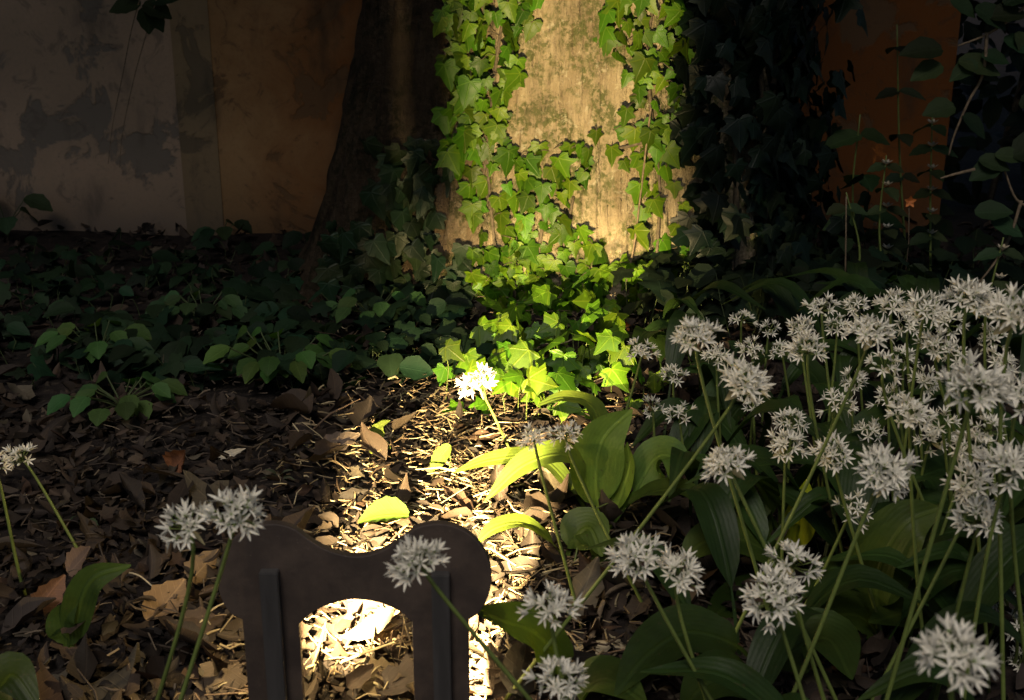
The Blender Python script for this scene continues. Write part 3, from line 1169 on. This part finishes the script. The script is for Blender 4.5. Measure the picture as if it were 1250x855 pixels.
def garlic(px, py, size, stem_px, axis, label, D=.047, nflo=20, leaves=2, sparse=1.0, depth=None, spathe=None, group="wild garlic in flower"):
    d = depth or FPX * D / size
    head = at_depth(px, py, d)
    sx, sy = stem_px
    foot = None
    # the stem's line in the picture, carried down to the ground at about the head's distance
    Yf = head.y + rnd.uniform(-.01, .05)
    for _ in range(3):
        gx = head.x
        base = Vector((gx, Yf, gz(gx, Yf)))
        bx, by = proj(base)
        k = (by - py) / max(8, (sy - py))
        fx = px + (sx - px) * min(k, 6)
        r = ray(fx, by)
        foot = C0 + r * (Yf / r.y)
        foot.z = gz(foot.x, foot.y)
    ln = Vector((foot.x - head.x, 0, 0)).length
    if ln > .3:
        foot.x = head.x + (.3 if foot.x > head.x else -.3)
    e = empty("wild_garlic", foot, label, "wild garlic", group)
    axis = Vector(axis)
    up = axis.normalized()
    L = (head - foot).length
    pts = bez(foot, foot.lerp(head, .35) + Vector((rnd.gauss(0, .004), rnd.gauss(0, .006), 0)), head - up * L * .12, head, 10)
    m = MB()
    m.tube(pts, [.0020 - .0006 * i / 10 for i in range(11)], 7)
    m.build("stem", M_STEM, e)
    umbel(head, axis, D, e, nflo, sparse, rnd.random() < .6 if spathe is None else spathe)
    for k in range(leaves):
        a = rnd.uniform(0, 6.283)
        Ll = rnd.uniform(.12, .18)
        dr = Vector((math.cos(a), math.sin(a) * .7 + .35, 0))
        p0 = foot + dr * .006
        p1 = foot + dr * Ll * .22 + Vector((0, 0, Ll * .45))
        p2 = foot + dr * Ll * .55 + Vector((0, 0, Ll * .72))
        p3 = foot + dr * Ll * .95 + Vector((0, 0, Ll * rnd.uniform(.35, .75)))
        leaf_blade("leaf", [p0, p1, p2, p3], rnd.uniform(.026, .040), garlic_green(rnd.uniform(.7, 1.05)), e, Vector((0, -.2, 1)) - dr * .4, rnd.uniform(.1, .4), .3, .05)
    return e


U = (0, -.25, 1)
FL = [
    # px, py, size, point on stem, axis, label, kwargs
    (585, 474, 56, (626, 552), (-.6, -.2, .9), "dazzling white wild garlic flower leaning into the beam on a glowing stalk", dict(D=.058, leaves=0, depth=1.6, nflo=24)),
    (652, 538, 44, (690, 690), (-.1, -.3, 1), "small half shaded flower head just above the drooping pale leaf blades", dict(D=.036, nflo=14, leaves=0, depth=1.2)),
    (690, 535, 46, (738, 640), (-.1, -.3, 1), "small flower head beside the big upright leaf, starry petals in half shade", dict(D=.036, nflo=14, leaves=0, depth=1.22)),
    (514, 692, 82, (640, 852), (-.5, -.1, 1), "dim white flower head in front of the lamp's right knob", dict(D=.044, leaves=0, nflo=26)),
    (672, 748, 74, (690, 830), (0, 0, 1), "blurred bluish flower head on a dark stalk just right of the lamp", dict(D=.042, leaves=0)),
    (682, 838, 78, (720, 900), (.1, -.3, 1), "bluish flower head at the very bottom edge near the lamp's leg", dict(D=.042, leaves=0)),
    (232, 648, 78, (185, 850), (-.3, -.2, 1), "out of focus grey white flower head left of the lamp, looser of a pair", dict(D=.044, leaves=0, sparse=1.1, nflo=14)),
    (288, 634, 84, (220, 850), (.3, -.2, 1), "out of focus grey white flower head overlapping the lamp's left knob", dict(D=.046, leaves=0, nflo=17, sparse=1.1)),
    (28, 562, 46, (88, 660), (-.7, -.2, .9), "lone cream flower head leaning over the dark dead leaves on a yellow stalk", dict(D=.042, leaves=0, nflo=16)),
    (-6, 574, 50, (10, 640), (-.3, -.2, 1), "flower head cut by the picture edge beside the lone leaning one", dict(D=.042, leaves=0, nflo=14)),
    (783, 434, 44, (766, 495), (.1, -.2, 1), "small sparse flower head on a thin stalk nearest the trunk's dark hollow", dict(D=.042, nflo=12, leaves=1)),
    (848, 416, 68, (882, 545), (-.1, -.2, 1), "tall creamy flower head standing clear against the black ivy", dict(D=.047, nflo=24, leaves=0)),
    (905, 474, 76, (770, 650), (.35, -.2, 1), "wide creamy flower head behind the tall stalk, its own stalk slanting to the big leaves", dict(D=.05, nflo=26, leaves=0)),
    (890, 574, 72, (935, 672), (-.45, .1, .9), "full round flower head seen from behind on a thick yellow green stalk", dict(D=.046, nflo=26, leaves=1, spathe=True)),
    (778, 688, 76, (850, 820), (-.4, -.1, 1), "broad flower head above the twiggy litter, the left half of a joined pair", dict(D=.047, nflo=24, leaves=0)),
    (828, 706, 72, (858, 830), (.4, -.1, .9), "broad flower head above the twiggy litter, the right half of a joined pair", dict(D=.046, nflo=24, leaves=1)),
    (945, 735, 84, (985, 880), (-.2, -.6, .7), "heavy creamy flower head facing the viewer between the dark broad leaves", dict(D=.05, nflo=26, leaves=1)),
    (968, 692, 74, (1010, 860), (.1, -.1, 1), "loose half open flower head touching the top of the heavy creamy one", dict(D=.046, nflo=13, leaves=1, sparse=1.15)),
    (966, 518, 48, (958, 600), (0, -.2, 1), "flower head with an arched gap, above a twin on the same upright line", dict(D=.044, nflo=16, leaves=1)),
    (960, 548, 56, (957, 620), (0, -.3, 1), "neat fan shaped flower head right below its arched twin", dict(D=.046, nflo=18, leaves=1)),
    (1018, 560, 62, (1045, 660), (-.2, -.3, 1), "creamy flower head joined to a bluish one, above the lit yellow leaf", dict(D=.046, nflo=18, leaves=1)),
    (1078, 585, 84, (1040, 670), (.35, -.4, 1), "large bluish white flower head above the tall broad leaf", dict(D=.05, nflo=28, leaves=1)),
    (986, 432, 56, (996, 485), (0, -.15, 1), "flat topped flower head, lower of two in front of the dark ivy", dict(D=.045, nflo=18, leaves=1)),
    (978, 407, 46, (985, 470), (-.05, -.2, 1), "flower head right above the flat topped one", dict(D=.044, nflo=16, leaves=1)),
    (938, 405, 34, (935, 455), (0, -.2, 1), "single starry small flower head at the far side, with dark gaps", dict(D=.04, nflo=9, leaves=1)),
    (918, 430, 40, (920, 470), (-.2, -.3, 1), "little flower head left of the flat topped one", dict(D=.04, nflo=12, leaves=1)),
    (1003, 380, 46, (1010, 440), (-.1, -.2, 1), "faint flower head at the back below the bare upright stem", dict(D=.042, nflo=13, leaves=1)),
    (1062, 412, 66, (1030, 480), (.05, -.25, 1), "yellow tinged flower head with green buds under it", dict(D=.046, nflo=24, leaves=1)),
    (1078, 450, 54, (1130, 600), (.1, -.4, .9), "small drooping flower head tucked under the yellow tinged one", dict(D=.042, nflo=12, leaves=0, sparse=1.2)),
    (1088, 378, 50, (1095, 440), (0, -.2, 1), "flower head in the far row above the yellow tinged one", dict(D=.044, nflo=18, leaves=1)),
    (1128, 384, 58, (1120, 440), (.05, -.2, 1), "flower head in the middle of the far row, beside the tallest", dict(D=.046, nflo=20, leaves=1)),
    (1142, 428, 56, (1160, 490), (0, -.25, 1), "flower head below the far row on two crossing stalks", dict(D=.045, nflo=18, leaves=1)),
    (1180, 372, 70, (1185, 460), (.1, -.1, 1), "tallest bright flower head of the far row, before the dark hedge", dict(D=.048, nflo=26, leaves=1)),
    (1237, 394, 84, (1235, 480), (.2, -.2, 1), "big flower head at the end of the far row, at the picture edge", dict(D=.05, nflo=26, leaves=1)),
    (1188, 482, 92, (1115, 740), (.1, -.15, 1), "very large pinkish white flower head with a papery sheath under it", dict(D=.05, nflo=32, leaves=0, spathe=True)),
    (1245, 492, 82, (1250, 600), (.3, -.2, 1), "pale flower head behind the very large pinkish one, cut by the picture edge", dict(D=.05, nflo=24, leaves=1)),
    (1112, 512, 66, (1118, 600), (-.1, -.4, 1), "flower head crossed by a thick slanting stalk", dict(D=.046, nflo=22, leaves=1)),
    (1136, 540, 50, (1125, 600), (.1, -.5, .9), "bluish starry flower head just under the one crossed by a stalk", dict(D=.042, nflo=14, leaves=0)),
    (1022, 495, 50, (1000, 560), (.1, -.3, 1), "thin scattered flower head in the middle of the patch, florets wide apart", dict(D=.046, nflo=11, leaves=1, sparse=1.25)),
    (1085, 492, 46, (1090, 560), (-.1, -.3, 1), "small flower head beside the thick slanting stalk", dict(D=.042, nflo=13, leaves=1)),
    (1184, 552, 60, (1140, 690), (0, -.4, 1), "flower head below the very large pinkish one, half behind its stalk", dict(D=.046, nflo=20, leaves=0)),
    (1232, 578, 84, (1210, 700), (.2, -.35, 1), "wide flower head under the dark leaf at the right edge", dict(D=.05, nflo=26, leaves=0)),
    (1188, 598, 68, (1130, 720), (-.3, -.4, .9), "pinkish flower head stretched along a dark slanting stalk", dict(D=.046, nflo=22, leaves=0)),
    (1195, 640, 74, (1175, 720), (0, -.3, 1), "crisp white flower head sitting over the tip of a broad upright leaf", dict(D=.046, nflo=20, leaves=0)),
    (1163, 812, 112, (1175, 900), (0, -.2, 1), "large blurred cream flower head close to the camera in the bottom corner", dict(D=.046, nflo=24, leaves=0)),
    (1243, 768, 52, (1230, 850), (.2, -.4, .9), "loose starry flower head at the right edge above the blurred one", dict(D=.04, nflo=10, leaves=1, sparse=1.2)),
    (1216, 732, 50, (1200, 800), (0, -.2, 1), "two or three dim florets on a thin stalk in the dark right edge", dict(D=.04, nflo=7, leaves=0)),
    (1246, 812, 50, (1240, 880), (.1, -.3, 1), "small dim flower head beside the blurred one, cut by the picture edge", dict(D=.04, nflo=9, leaves=0)),
    (1040, 624, 52, (1000, 700), (.1, -.5, .7), "withering yellowish flower head hanging above the tall broad leaf", dict(D=.04, nflo=9, leaves=1, spathe=True)),
    (822, 462, 40, (826, 520), (0, -.3, 1), "greenish flower head still mostly in bud under the tall creamy one", dict(D=.042, nflo=10, leaves=1)),
    (830, 508, 40, (838, 570), (0, -.3, .9), "small flower head lying flat among leaves under the budding one", dict(D=.04, nflo=10, leaves=1)),
    (797, 503, 40, (800, 560), (-.2, -.3, 1), "small broken flower head with few petals above the big upright leaf", dict(D=.04, nflo=7, leaves=1)),
]
for a in FL:
    garlic(*a[:6], **a[6])
for px, py, size in ((905, 392, 36), (955, 432, 38), (1022, 402, 42), (1045, 378, 40), (1108, 402, 46), (1158, 398, 50), (1206, 372, 52), (1212, 418, 50), (1105, 440, 42), (1168, 440, 46),
                     (1040, 470, 42), (1128, 470, 46), (1222, 448, 52), (1150, 520, 50), (1062, 532, 44), (1205, 528, 54), (920, 500, 40), (875, 438, 40)):
    garlic(px, py, size, (px + rnd.uniform(-10, 10), py + 60), (rnd.uniform(-.3, .3), -.2, 1), "one of many small white flower heads crowded between the larger ones in the far rows",
           D=.041, nflo=rnd.randint(9, 15), leaves=1, sparse=1.1, group="small flower heads crowding the far rows", spathe=False)


# broad leaf clumps placed by hand
def clump(label, base, leaves, grp="wild garlic leaf clumps"):
    g = on_ground(*base)
    e = empty("wild_garlic_leaves", g, label, "wild garlic", grp)
    for path, W, g0, yel, fold, upv in leaves:
        pts = [g + Vector((rnd.uniform(-.006, .006), rnd.uniform(-.006, .006), 0))]
        for (px, py, dY) in path:
            pts.append(at_y(px, py, g.y + dY))
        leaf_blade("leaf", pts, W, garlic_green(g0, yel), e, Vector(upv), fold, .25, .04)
    return e


FRONT = (0, -1, .35)
clump("clump of big upright wild garlic leaves at the edge of the beam", (735, 655), [
    ([(728, 600, .0), (735, 540, .0), (772, 500, .0)], .060, 3.2, .2, .22, FRONT),  # light through the blade put into a brighter leaf colour
    ([(712, 590, -.02), (690, 556, -.03), (640, 568, -.05), (592, 612, -.08)], .040, 1.5, .4, .25, (0, -.3, 1)),
    ([(700, 600, .05), (660, 560, .06), (600, 562, .05), (552, 578, .04)], .030, 1.5, .35, .2, (0, -.3, 1)),
    ([(738, 560, .10), (725, 500, .12), (690, 486, .12), (655, 496, .10)], .032, 1.5, .35, .2, (0, -.2, 1)),
    ([(756, 610, .0), (768, 570, .0), (766, 540, .0)], .026, 2.8, .4, .4, (-1, -1, .2)),
    ([(775, 600, .0), (800, 560, .0), (822, 560, -.02), (820, 590, -.05)], .045, 2.4, .1, .2, (0, -.8, .8)),
    ([(765, 620, -.02), (800, 600, -.04), (840, 602, -.06), (856, 620, -.09)], .036, 1.0, .2, .3, (0, -.2, 1)),
])
clump("lit leaf blade curving out over the glowing litter right of the lamp", (690, 690), [
    ([(675, 665, -.02), (640, 640, -.03), (605, 645, -.05), (582, 664, -.07)], .026, 1.6, .45, .25, (0, -.2, 1)),
    ([(700, 660, .0), (720, 645, .0), (735, 680, -.03)], .05, 1.2, .3, .2, (0, -.6, 1)),
    ([(705, 690, .0), (730, 690, -.02), (735, 735, -.06)], .04, 1.0, .2, .2, (0, -.6, 1)),
])
clump("yellow green leaf standing upright and lit among dark ones", (975, 690), [
    ([(970, 660, 0), (978, 620, 0), (985, 585, 0)], .036, 2.6, 1.6, .45, FRONT),  # backlight painted in as a bright yellow leaf colour
    ([(945, 660, 0), (920, 630, 0), (880, 625, -.02)], .036, 1.0, .3, .2, (0, -.4, 1)),
])
clump("broad dark leaves lying under the round flower head", (930, 720), [
    ([(950, 690, -.02), (910, 660, -.03), (860, 662, -.05), (830, 690, -.07)], .05, 1.1, .2, .2, (0, -.5, 1)),
    ([(955, 720, -.02), (900, 735, -.05), (860, 760, -.1)], .05, .9, .1, .2, (0, -.5, 1)),
])
clump("tall broad leaf arching over beneath the bluish flower head", (1075, 800), [
    ([(1070, 740, 0), (1075, 690, 0), (1105, 640, 0), (1150, 620, .01)], .06, 1.0, .3, .25, (-.5, -1, .4)),
    ([(1060, 760, -.01), (1030, 750, -.02), (1000, 770, -.05)], .05, .9, .2, .2, (0, -.6, 1)),
])
clump("straight broad leaf under the crisp white flower head", (1150, 790), [
    ([(1155, 740, 0), (1175, 690, 0), (1205, 640, 0)], .058, 1.0, .3, .25, (-.2, -1, .4)),
    ([(1130, 745, 0), (1100, 750, -.02), (1060, 760, -.05)], .045, .8, .2, .2, (0, -.5, 1)),
])
clump("long dark leaf sweeping low across the bottom between the lamp and the corner", (930, 830), [
    ([(900, 790, -.02), (840, 772, -.03), (790, 800, -.06), (750, 850, -.1)], .05, .8, .1, .25, (0, -.5, 1)),
    ([(960, 800, -.02), (1010, 780, -.04), (1040, 830, -.1)], .06, .8, .1, .2, (0, -.5, 1)),
    ([(920, 830, -.05), (870, 830, -.08), (830, 870, -.12)], .05, .7, .1, .2, (0, -.5, 1)),
])
clump("wide leaf reaching behind the lamp's right leg", (690, 850), [
    ([(690, 815, -.02), (655, 775, -.04), (620, 760, -.06), (575, 745, -.09)], .045, 1.0, .2, .22, (-.2, -.7, 1)),
    ([(700, 850, -.02), (740, 830, -.05), (790, 860, -.1)], .05, .8, .1, .2, (0, -.5, 1)),
])
clump("dark leaf at the right edge between two flower heads", (1262, 700), [
    ([(1255, 620, 0), (1240, 560, 0), (1225, 520, 0)], .055, .9, .2, .25, (-.3, -1, .3)),
    ([(1262, 680, 0), (1220, 690, -.03), (1190, 740, -.08)], .05, .7, .1, .25, (0, -.6, 1)),
])
clump("blurred green leaf poking into the bottom left corner", (-40, 1000), [
    ([(-30, 930, 0), (-5, 860, .0), (15, 825, 0), (48, 868, -.02)], .045, .6, .2, .25, (0, -.6, 1)),
])
clump("shaded leaf pair rising from the dead leaves near the left corner", (85, 800), [
    ([(90, 770, 0), (110, 710, 0), (160, 690, 0)], .03, .7, .1, .2, FRONT),
    ([(82, 780, 0), (78, 755, 0), (95, 735, 0)], .03, .9, .1, .3, FRONT),
])

# small dark leaf held against the lamp (its stalk comes from the flower in front)
# the dark carpet of garlic leaves behind the flowers
cm = MB()


def carpet_leaf(x, y, g0):
    g = Vector((x, y, gz(x, y)))
    a = rnd.uniform(0, 6.283)
    Ll = rnd.uniform(.13, .22)
    dr = Vector((math.cos(a), math.sin(a), 0))
    P = catmull([g, g + dr * Ll * .2 + Vector((0, 0, Ll * .5)), g + dr * Ll * .5 + Vector((0, 0, Ll * .78)), g + dr * Ll * .95 + Vector((0, 0, Ll * rnd.uniform(.4, .8)))], 4)
    n = len(P)
    W = rnd.uniform(.03, .045)
    up = Vector((0, -.2, 1)) - dr * .4
    col = garlic_green(g0)
    vs, us, fs = [], [], []
    for i, p in enumerate(P):
        t = i / (n - 1)
        T = (P[min(i + 1, n - 1)] - P[max(i - 1, 0)]).normalized()
        N = (up - T * up.dot(T)).normalized()
        X = T.cross(N)
        wd = .002 if t < .25 else max(.001, W * .5 * math.sin(math.pi * ((t - .25) / .75) ** .72))
        for k in (-1, -.5, 0, .5, 1):
            vs.append(p + X * wd * k + N * (.25 * wd * abs(k)))
            us.append((k * wd / .22, t, 0))
    for i in range(n - 1):
        for k in range(4):
            b = i * 5 + k
            fs.append((b, b + 1, b + 6, b + 5))
    cm.add(vs, fs, 0, col, us)


for _ in range(150):
    y = rnd.uniform(.95, 2.0)
    x = rnd.uniform(.16 + .08 * (y - 1), .5 + .45 * y)
    if x < .3 and y < 1.35 and rnd.random() < .8: continue
    carpet_leaf(x, y, rnd.uniform(.5, .9))
tag(cm.build("garlic_carpet", M_GARLIC), "carpet of dark wild garlic leaves under the white flowers", "ground cover", kind="stuff")

# ------------------------------------------------------------------ plants before the ochre wall and at the right edge
def nettle(px0, py0, pxt, pyt, Y, L, pairs, label, col=(.03, .05, .02), blossom=False):
    top = at_y(pxt, pyt, Y)
    b = at_y(px0, py0, Y)
    base = Vector((b.x, Y, gz(b.x, Y)))
    e = empty("tall_herb", base, label, "plant", "tall herbs before the ochre wall")
    P = catmull([base, base.lerp(top, .5) + Vector((rnd.gauss(0, .01), 0, 0)), top], 6)
    m = MB()
    m.tube(P, [.003 - .0018 * i / (len(P) - 1) for i in range(len(P))], 6)
    f2 = MB()
    fl = MB()
    for k in range(pairs):
        t = .3 + .7 * (k + .5) / pairs
        p = base.lerp(top, t)
        a = k * 1.57 + rnd.uniform(-.3, .3)
        for s in (0, math.pi):
            d = Vector((math.cos(a + s), math.sin(a + s) * .7 - .15, -.15))
            f2.oval(p, d, Vector((0, -.5, 1)), L * rnd.uniform(.7, 1.1), L * .6, green(.7, 1.2, col), -.4, .25, 0, .75, .09, 7)
        if blossom:
            for q in range(6):
                aa = 6.28 * q / 6
                d = Vector((math.cos(aa), math.sin(aa), .3))
                fl.oval(p + Vector((0, 0, .004)), d, Vector((0, 0, 1)), .014, .007, (.42, .40, .34), .6, .5, 0, .8, 0, 3)
    m.build("stem", M_STEM, e)
    f2.build("foliage", M_HERB, e)
    if blossom: fl.build("blossom", M_PETAL, e)
    return e


nettle(1135, 380, 1138, 140, 2.35, .05, 6, "tall nettle like herb with pale whorled blossom before the wall's end", blossom=True)
nettle(1083, 380, 1082, 190, 2.30, .045, 5, "herb with pale blossom tufts halfway along the ochre wall", blossom=True)
nettle(1030, 380, 1033, 235, 2.2, .05, 3, "thin straight stem with few leaves nearest the black ivy")
nettle(1105, 340, 1095, 30, 2.6, .055, 4, "tall dark stem with a drooping tip in front of the ochre wall", (.02, .03, .015))
nettle(1222, 370, 1225, 290, 2.0, .045, 3, "short herb with a white flower tuft before the dark hedge", blossom=True)
nettle(1060, 330, 1050, 140, 2.45, .085, 3, "broad leaved herb spreading pale green leaves across the ochre wall", (.03, .055, .018))

# small orange flowers
def small_flower(p, s, label):
    m = MB()
    for q in range(5):
        a = 6.28 * q / 5 + .3
        d = Vector((math.cos(a), -.3, math.sin(a)))
        m.oval(p, d, Vector((0, -1, .2)), s, s * .6, (1, 1, 1), .4, .5, 0, .8, 0, 4)
    e = empty("small_flower", p, label, "flower")
    m.build("petals", M_ORANGE, e)
    m2 = MB()
    g = Vector((p.x + .01, p.y + .01, gz(p.x, p.y)))
    m2.tube([g, g.lerp(p, .6) + Vector((.004, 0, 0)), p + Vector((0, .001, 0))], .0009, 5)
    m2.build("stem", M_TWIG, e)


small_flower(at_y(1110, 246, 2.32), .014, "tiny orange red flower glowing before the ochre wall")
small_flower(at_y(764, 398, 2.1), .011, "tiny orange flower in the dark hollow at the trunk foot")


# overhanging shrub at the right edge
def shrub(name, label, branches, leaves, wood, lcol, Lr, group=None):
    b0 = branches[0][0]
    e = empty(name, at_y(*b0), label, "shrub", group)
    for br in branches:
        m = MB()
        P = catmull([at_y(*q) for q in br], 6)
        m.tube(P, [wood * (1 - .5 * i / (len(P) - 1)) for i in range(len(P))], 6)
        m.build("branch", M_TWIG, e)
    f2 = MB()
    for (px, py, Y, dx, dz) in leaves:
        p = at_y(px, py, Y)
        L = rnd.uniform(*Lr)
        f2.oval(p, Vector((dx, -.15, dz)), Vector((-dz * .3, -.8, .9)), L, L * rnd.uniform(.6, .8), green(.75, 1.15, lcol), -.35, .25, 0, .75, .05, 7)
    f2.build("foliage", M_HERB, e)
    return e


shrub("overhanging_shrub", "leafy shrub branches arching in from the right edge before the dark hedge",
      [[(1290, -30, 2.2), (1240, 18, 2.2), (1205, 42, 2.2), (1170, 56, 2.2)], [(1205, 40, 2.2), (1200, 90, 2.2), (1182, 125, 2.2), (1165, 165, 2.2), (1158, 190, 2.2)],
       [(1290, 250, 2.1), (1245, 248, 2.1), (1225, 205, 2.1)], [(1247, 245, 2.1), (1228, 300, 2.1), (1192, 350, 2.1)], [(1190, 207, 2.1), (1165, 213, 2.1), (1148, 218, 2.1)]],
      [(1190, 10, 2.2, .6, -.3), (1160, 0, 2.2, .8, -.4), (1205, 20, 2.2, .7, .1), (1198, 68, 2.2, .7, -.1), (1192, 75, 2.2, -.5, -.3), (1170, 75, 2.2, .8, -.15), (1150, 60, 2.2, -.7, .0),
       (1150, 80, 2.2, -.6, -.2), (1220, 200, 2.1, -.5, -.2), (1215, 190, 2.1, .8, 0), (1195, 195, 2.1, .5, -.1), (1240, 40, 2.2, .4, -.6), (1225, 48, 2.2, .6, -.2), (1235, 190, 2.1, .6, .3),
       (1250, 215, 2.1, .6, -.3), (1165, 130, 2.2, -.7, -.1), (1175, 140, 2.2, .5, -.4), (1190, 260, 2.1, .6, .1), (1210, 270, 2.1, .6, -.2), (1245, 130, 2.2, .5, .3), (1225, 5, 2.2, .6, .4)],
      .0032, (.022, .042, .016), (.05, .08))
shrub("hanging_sprig", "dark leafy sprig hanging on two thin stems before the grey wall",
      [[(200, -30, 2.75), (185, 20, 2.75), (165, 90, 2.78), (150, 160, 2.8), (146, 205, 2.8)], [(180, -30, 2.75), (162, 30, 2.75), (150, 90, 2.78), (138, 150, 2.8), (132, 200, 2.8)]],
      [(172, 5, 2.75, -.9, -.1), (175, 5, 2.75, .8, -.3), (178, 8, 2.75, .1, -1), (170, -2, 2.75, -.3, .4), (185, 2, 2.75, .9, .2), (180, 10, 2.75, .6, -.8)],
      .0016, (.02, .035, .015), (.055, .08))


# dark hedge beyond the wall's end
def hedge(x0, x1, y0, y1, z1, n2, label, col):
    e = empty("hedge", ((x0 + x1) / 2, (y0 + y1) / 2, 0), label, "hedge", "dark hedge beyond the wall")
    f2, m = MB(), MB()
    for _ in range(n2):
        x, y, z = rnd.uniform(x0, x1), rnd.uniform(y0, y1), rnd.uniform(0, z1)
        if rnd.random() < .5: y = y0 + abs(rnd.gauss(0, .06))
        p = Vector((x, y + .1 * noise.noise((x * 3, z * 3, 0)), z))
        d = Vector((rnd.gauss(0, 1), rnd.gauss(-.5, .6), rnd.gauss(-.3, .6)))
        L = rnd.uniform(.05, .09)
        f2.oval(p, d, Vector((rnd.gauss(0, .4), -.8, .8)), L, L * .6, green(.5, 1.2, col), -.3, .2, 0, .8, 0, 3)
    for _ in range(14):
        x, y = rnd.uniform(x0, x1), rnd.uniform(y0 + .08, y1)
        m.tube(catmull([(x, y, -.03), (x + rnd.gauss(0, .08), y, z1 * .5), (x + rnd.gauss(0, .15), y, z1)], 5), .009, 6)
    f2.build("foliage", M_HERB, e)
    m.build("branch", M_VINE, e)


hedge(xe + .05, xe + 1.9, 3.15, 3.75, 2.4, 3600, "tall near black hedge filling the gap past the end of the ochre wall", (.012, .02, .012))
hedge(xe + .25, xe + 1.6, 2.55, 2.95, .55, 700, "low dark bush in front of the tall hedge past the wall's end", (.014, .024, .014))

# ------------------------------------------------------------------ twigs, bark piece and single dead leaves
def twig(name, label, pts, r, mat=M_TWIG, cat="twig"):
    P = catmull(pts, 5)
    m = MB()
    m.tube(P, [r * (1 - .4 * i / (len(P) - 1)) for i in range(len(P))], 7)
    tag(m.build(name, mat), label, cat)


def gp(px, py, up=.006):
    p = on_ground(px, py)
    return p + Vector((0, 0, up))


twig("twig", "dark thin twig slanting under the lamp's arch, upper of two side by side", [gp(405, 858), gp(440, 825, .012), gp(478, 797, .016)], .0022, M_VINE)
twig("twig", "dark thin twig slanting under the lamp's arch, lower of two side by side", [gp(425, 862), gp(452, 833, .01), gp(480, 806, .013)], .0022, M_VINE)
twig("twig", "short dark twig leaning against the lamp's left leg under the arch", [gp(372, 850), gp(388, 820, .02), gp(400, 790, .03)], .002, M_VINE)
twig("twig", "pale broken stick in the dark hollow left of the ground ivy", [gp(548, 398, .02), gp(562, 410, .02), gp(578, 420, .012)], .006, M_TWIG)
twig("twig", "pale upright straw stick at the edge of the lit litter", [gp(463, 612, 0), gp(466, 592, .002), at_y(470, 572, on_ground(463, 612).y)], .0013, M_PALEBARK)
twig("twig", "forked brown twig rising from the litter between the garlic stalks", [gp(715, 806), gp(728, 780, .02), gp(745, 752, .03), gp(790, 738, .03)], .0032)
twig("twig", "thin arched pale stalk over the litter beside the joined flower heads", [gp(700, 700, .01), gp(715, 680, .05), gp(748, 668, .06)], .0013, M_STEM)
twig("twig", "long thin straw lying across the dark litter", [gp(395, 585, .02), gp(410, 580, .02), gp(430, 592, .014)], .001, M_PALEBARK)
twig("twig", "straw slanting over the litter left of the lamp", [gp(240, 790, .02), gp(262, 770, .025), gp(290, 752, .02)], .0014, M_PALEBARK)
twig("twig", "bent dry stalk lying left of the lamp under the blurred flowers", [gp(152, 718, .02), gp(172, 728, .025), gp(190, 738, .02)], .0012, M_PALEBARK)
twig("twig", "bare dark upright stem behind the far flowers", [gp(1030, 400, 0), at_y(1032, 330, 2.1), at_y(1033, 240, 2.1)], .002, M_TWIG, "stem")

m = MB()
a, b = gp(690, 806, .012), gp(792, 792, .018)
m.oval(a, b - a, Vector((0, -.35, 1)), (b - a).length, .022, (.34, .29, .2), -.25, -.6, .2, .9, .15, 9)
o = m.build("bark_piece", M_PALEBARK)
md = o.modifiers.new("thickness", 'SOLIDIFY'); md.thickness = .003
tag(o, "long pale piece of bark lying on the litter under the joined flower heads", "bark")


def dead(px, py, px2, py2, W, col, curl, cup, label, lift=.012, z2=.03):
    a = gp(px, py, lift)
    b = at_y(px2, py2, a.y + .004) if z2 else gp(px2, py2, lift)
    m = MB()
    m.oval(a, b - a, (C0 - a).normalized() + Vector((rnd.gauss(0, .2), 0, .5)), (b - a).length, W, col, curl, cup, rnd.uniform(-.4, .4), .8, .12, 9)
    tag(m.build("dead_leaf", M_DEAD), label, "dead leaf", "single dead leaves")


dead(212, 585, 238, 545, .035, (.13, .055, .028), .9, .9, "upright curled russet dead leaf on the dark litter")
dead(85, 712, 118, 668, .03, (.13, .085, .06), .4, .5, "pinkish brown dead leaf tipped up left of the blurred flowers")
dead(45, 760, 75, 705, .028, (.11, .06, .042), -.5, .6, "curled red brown dead leaf in the bottom left litter")
dead(385, 560, 440, 545, .03, (.10, .075, .06), .4, .3, "broad grey brown dead leaf at the near edge of the ground cover", z2=0)
dead(455, 800, 500, 760, .045, (.20, .155, .09), .3, .2, "large flat tan dead leaf under the lamp's arch", z2=0)
dead(440, 850, 495, 835, .04, (.17, .13, .08), -.3, .3, "tan dead leaf at the bottom under the lamp's arch", z2=0)
dead(180, 770, 225, 735, .04, (.15, .10, .06), .6, .5, "big folded tan dead leaf left of the lamp", z2=0)
dead(235, 720, 262, 690, .035, (.17, .115, .065), .5, -.5, "warm tan dead leaf close behind the lamp's left knob", z2=0)
dead(265, 570, 300, 560, .012, (.3, .27, .22), .3, .3, "small pale leaf scrap on the dark litter", z2=0)
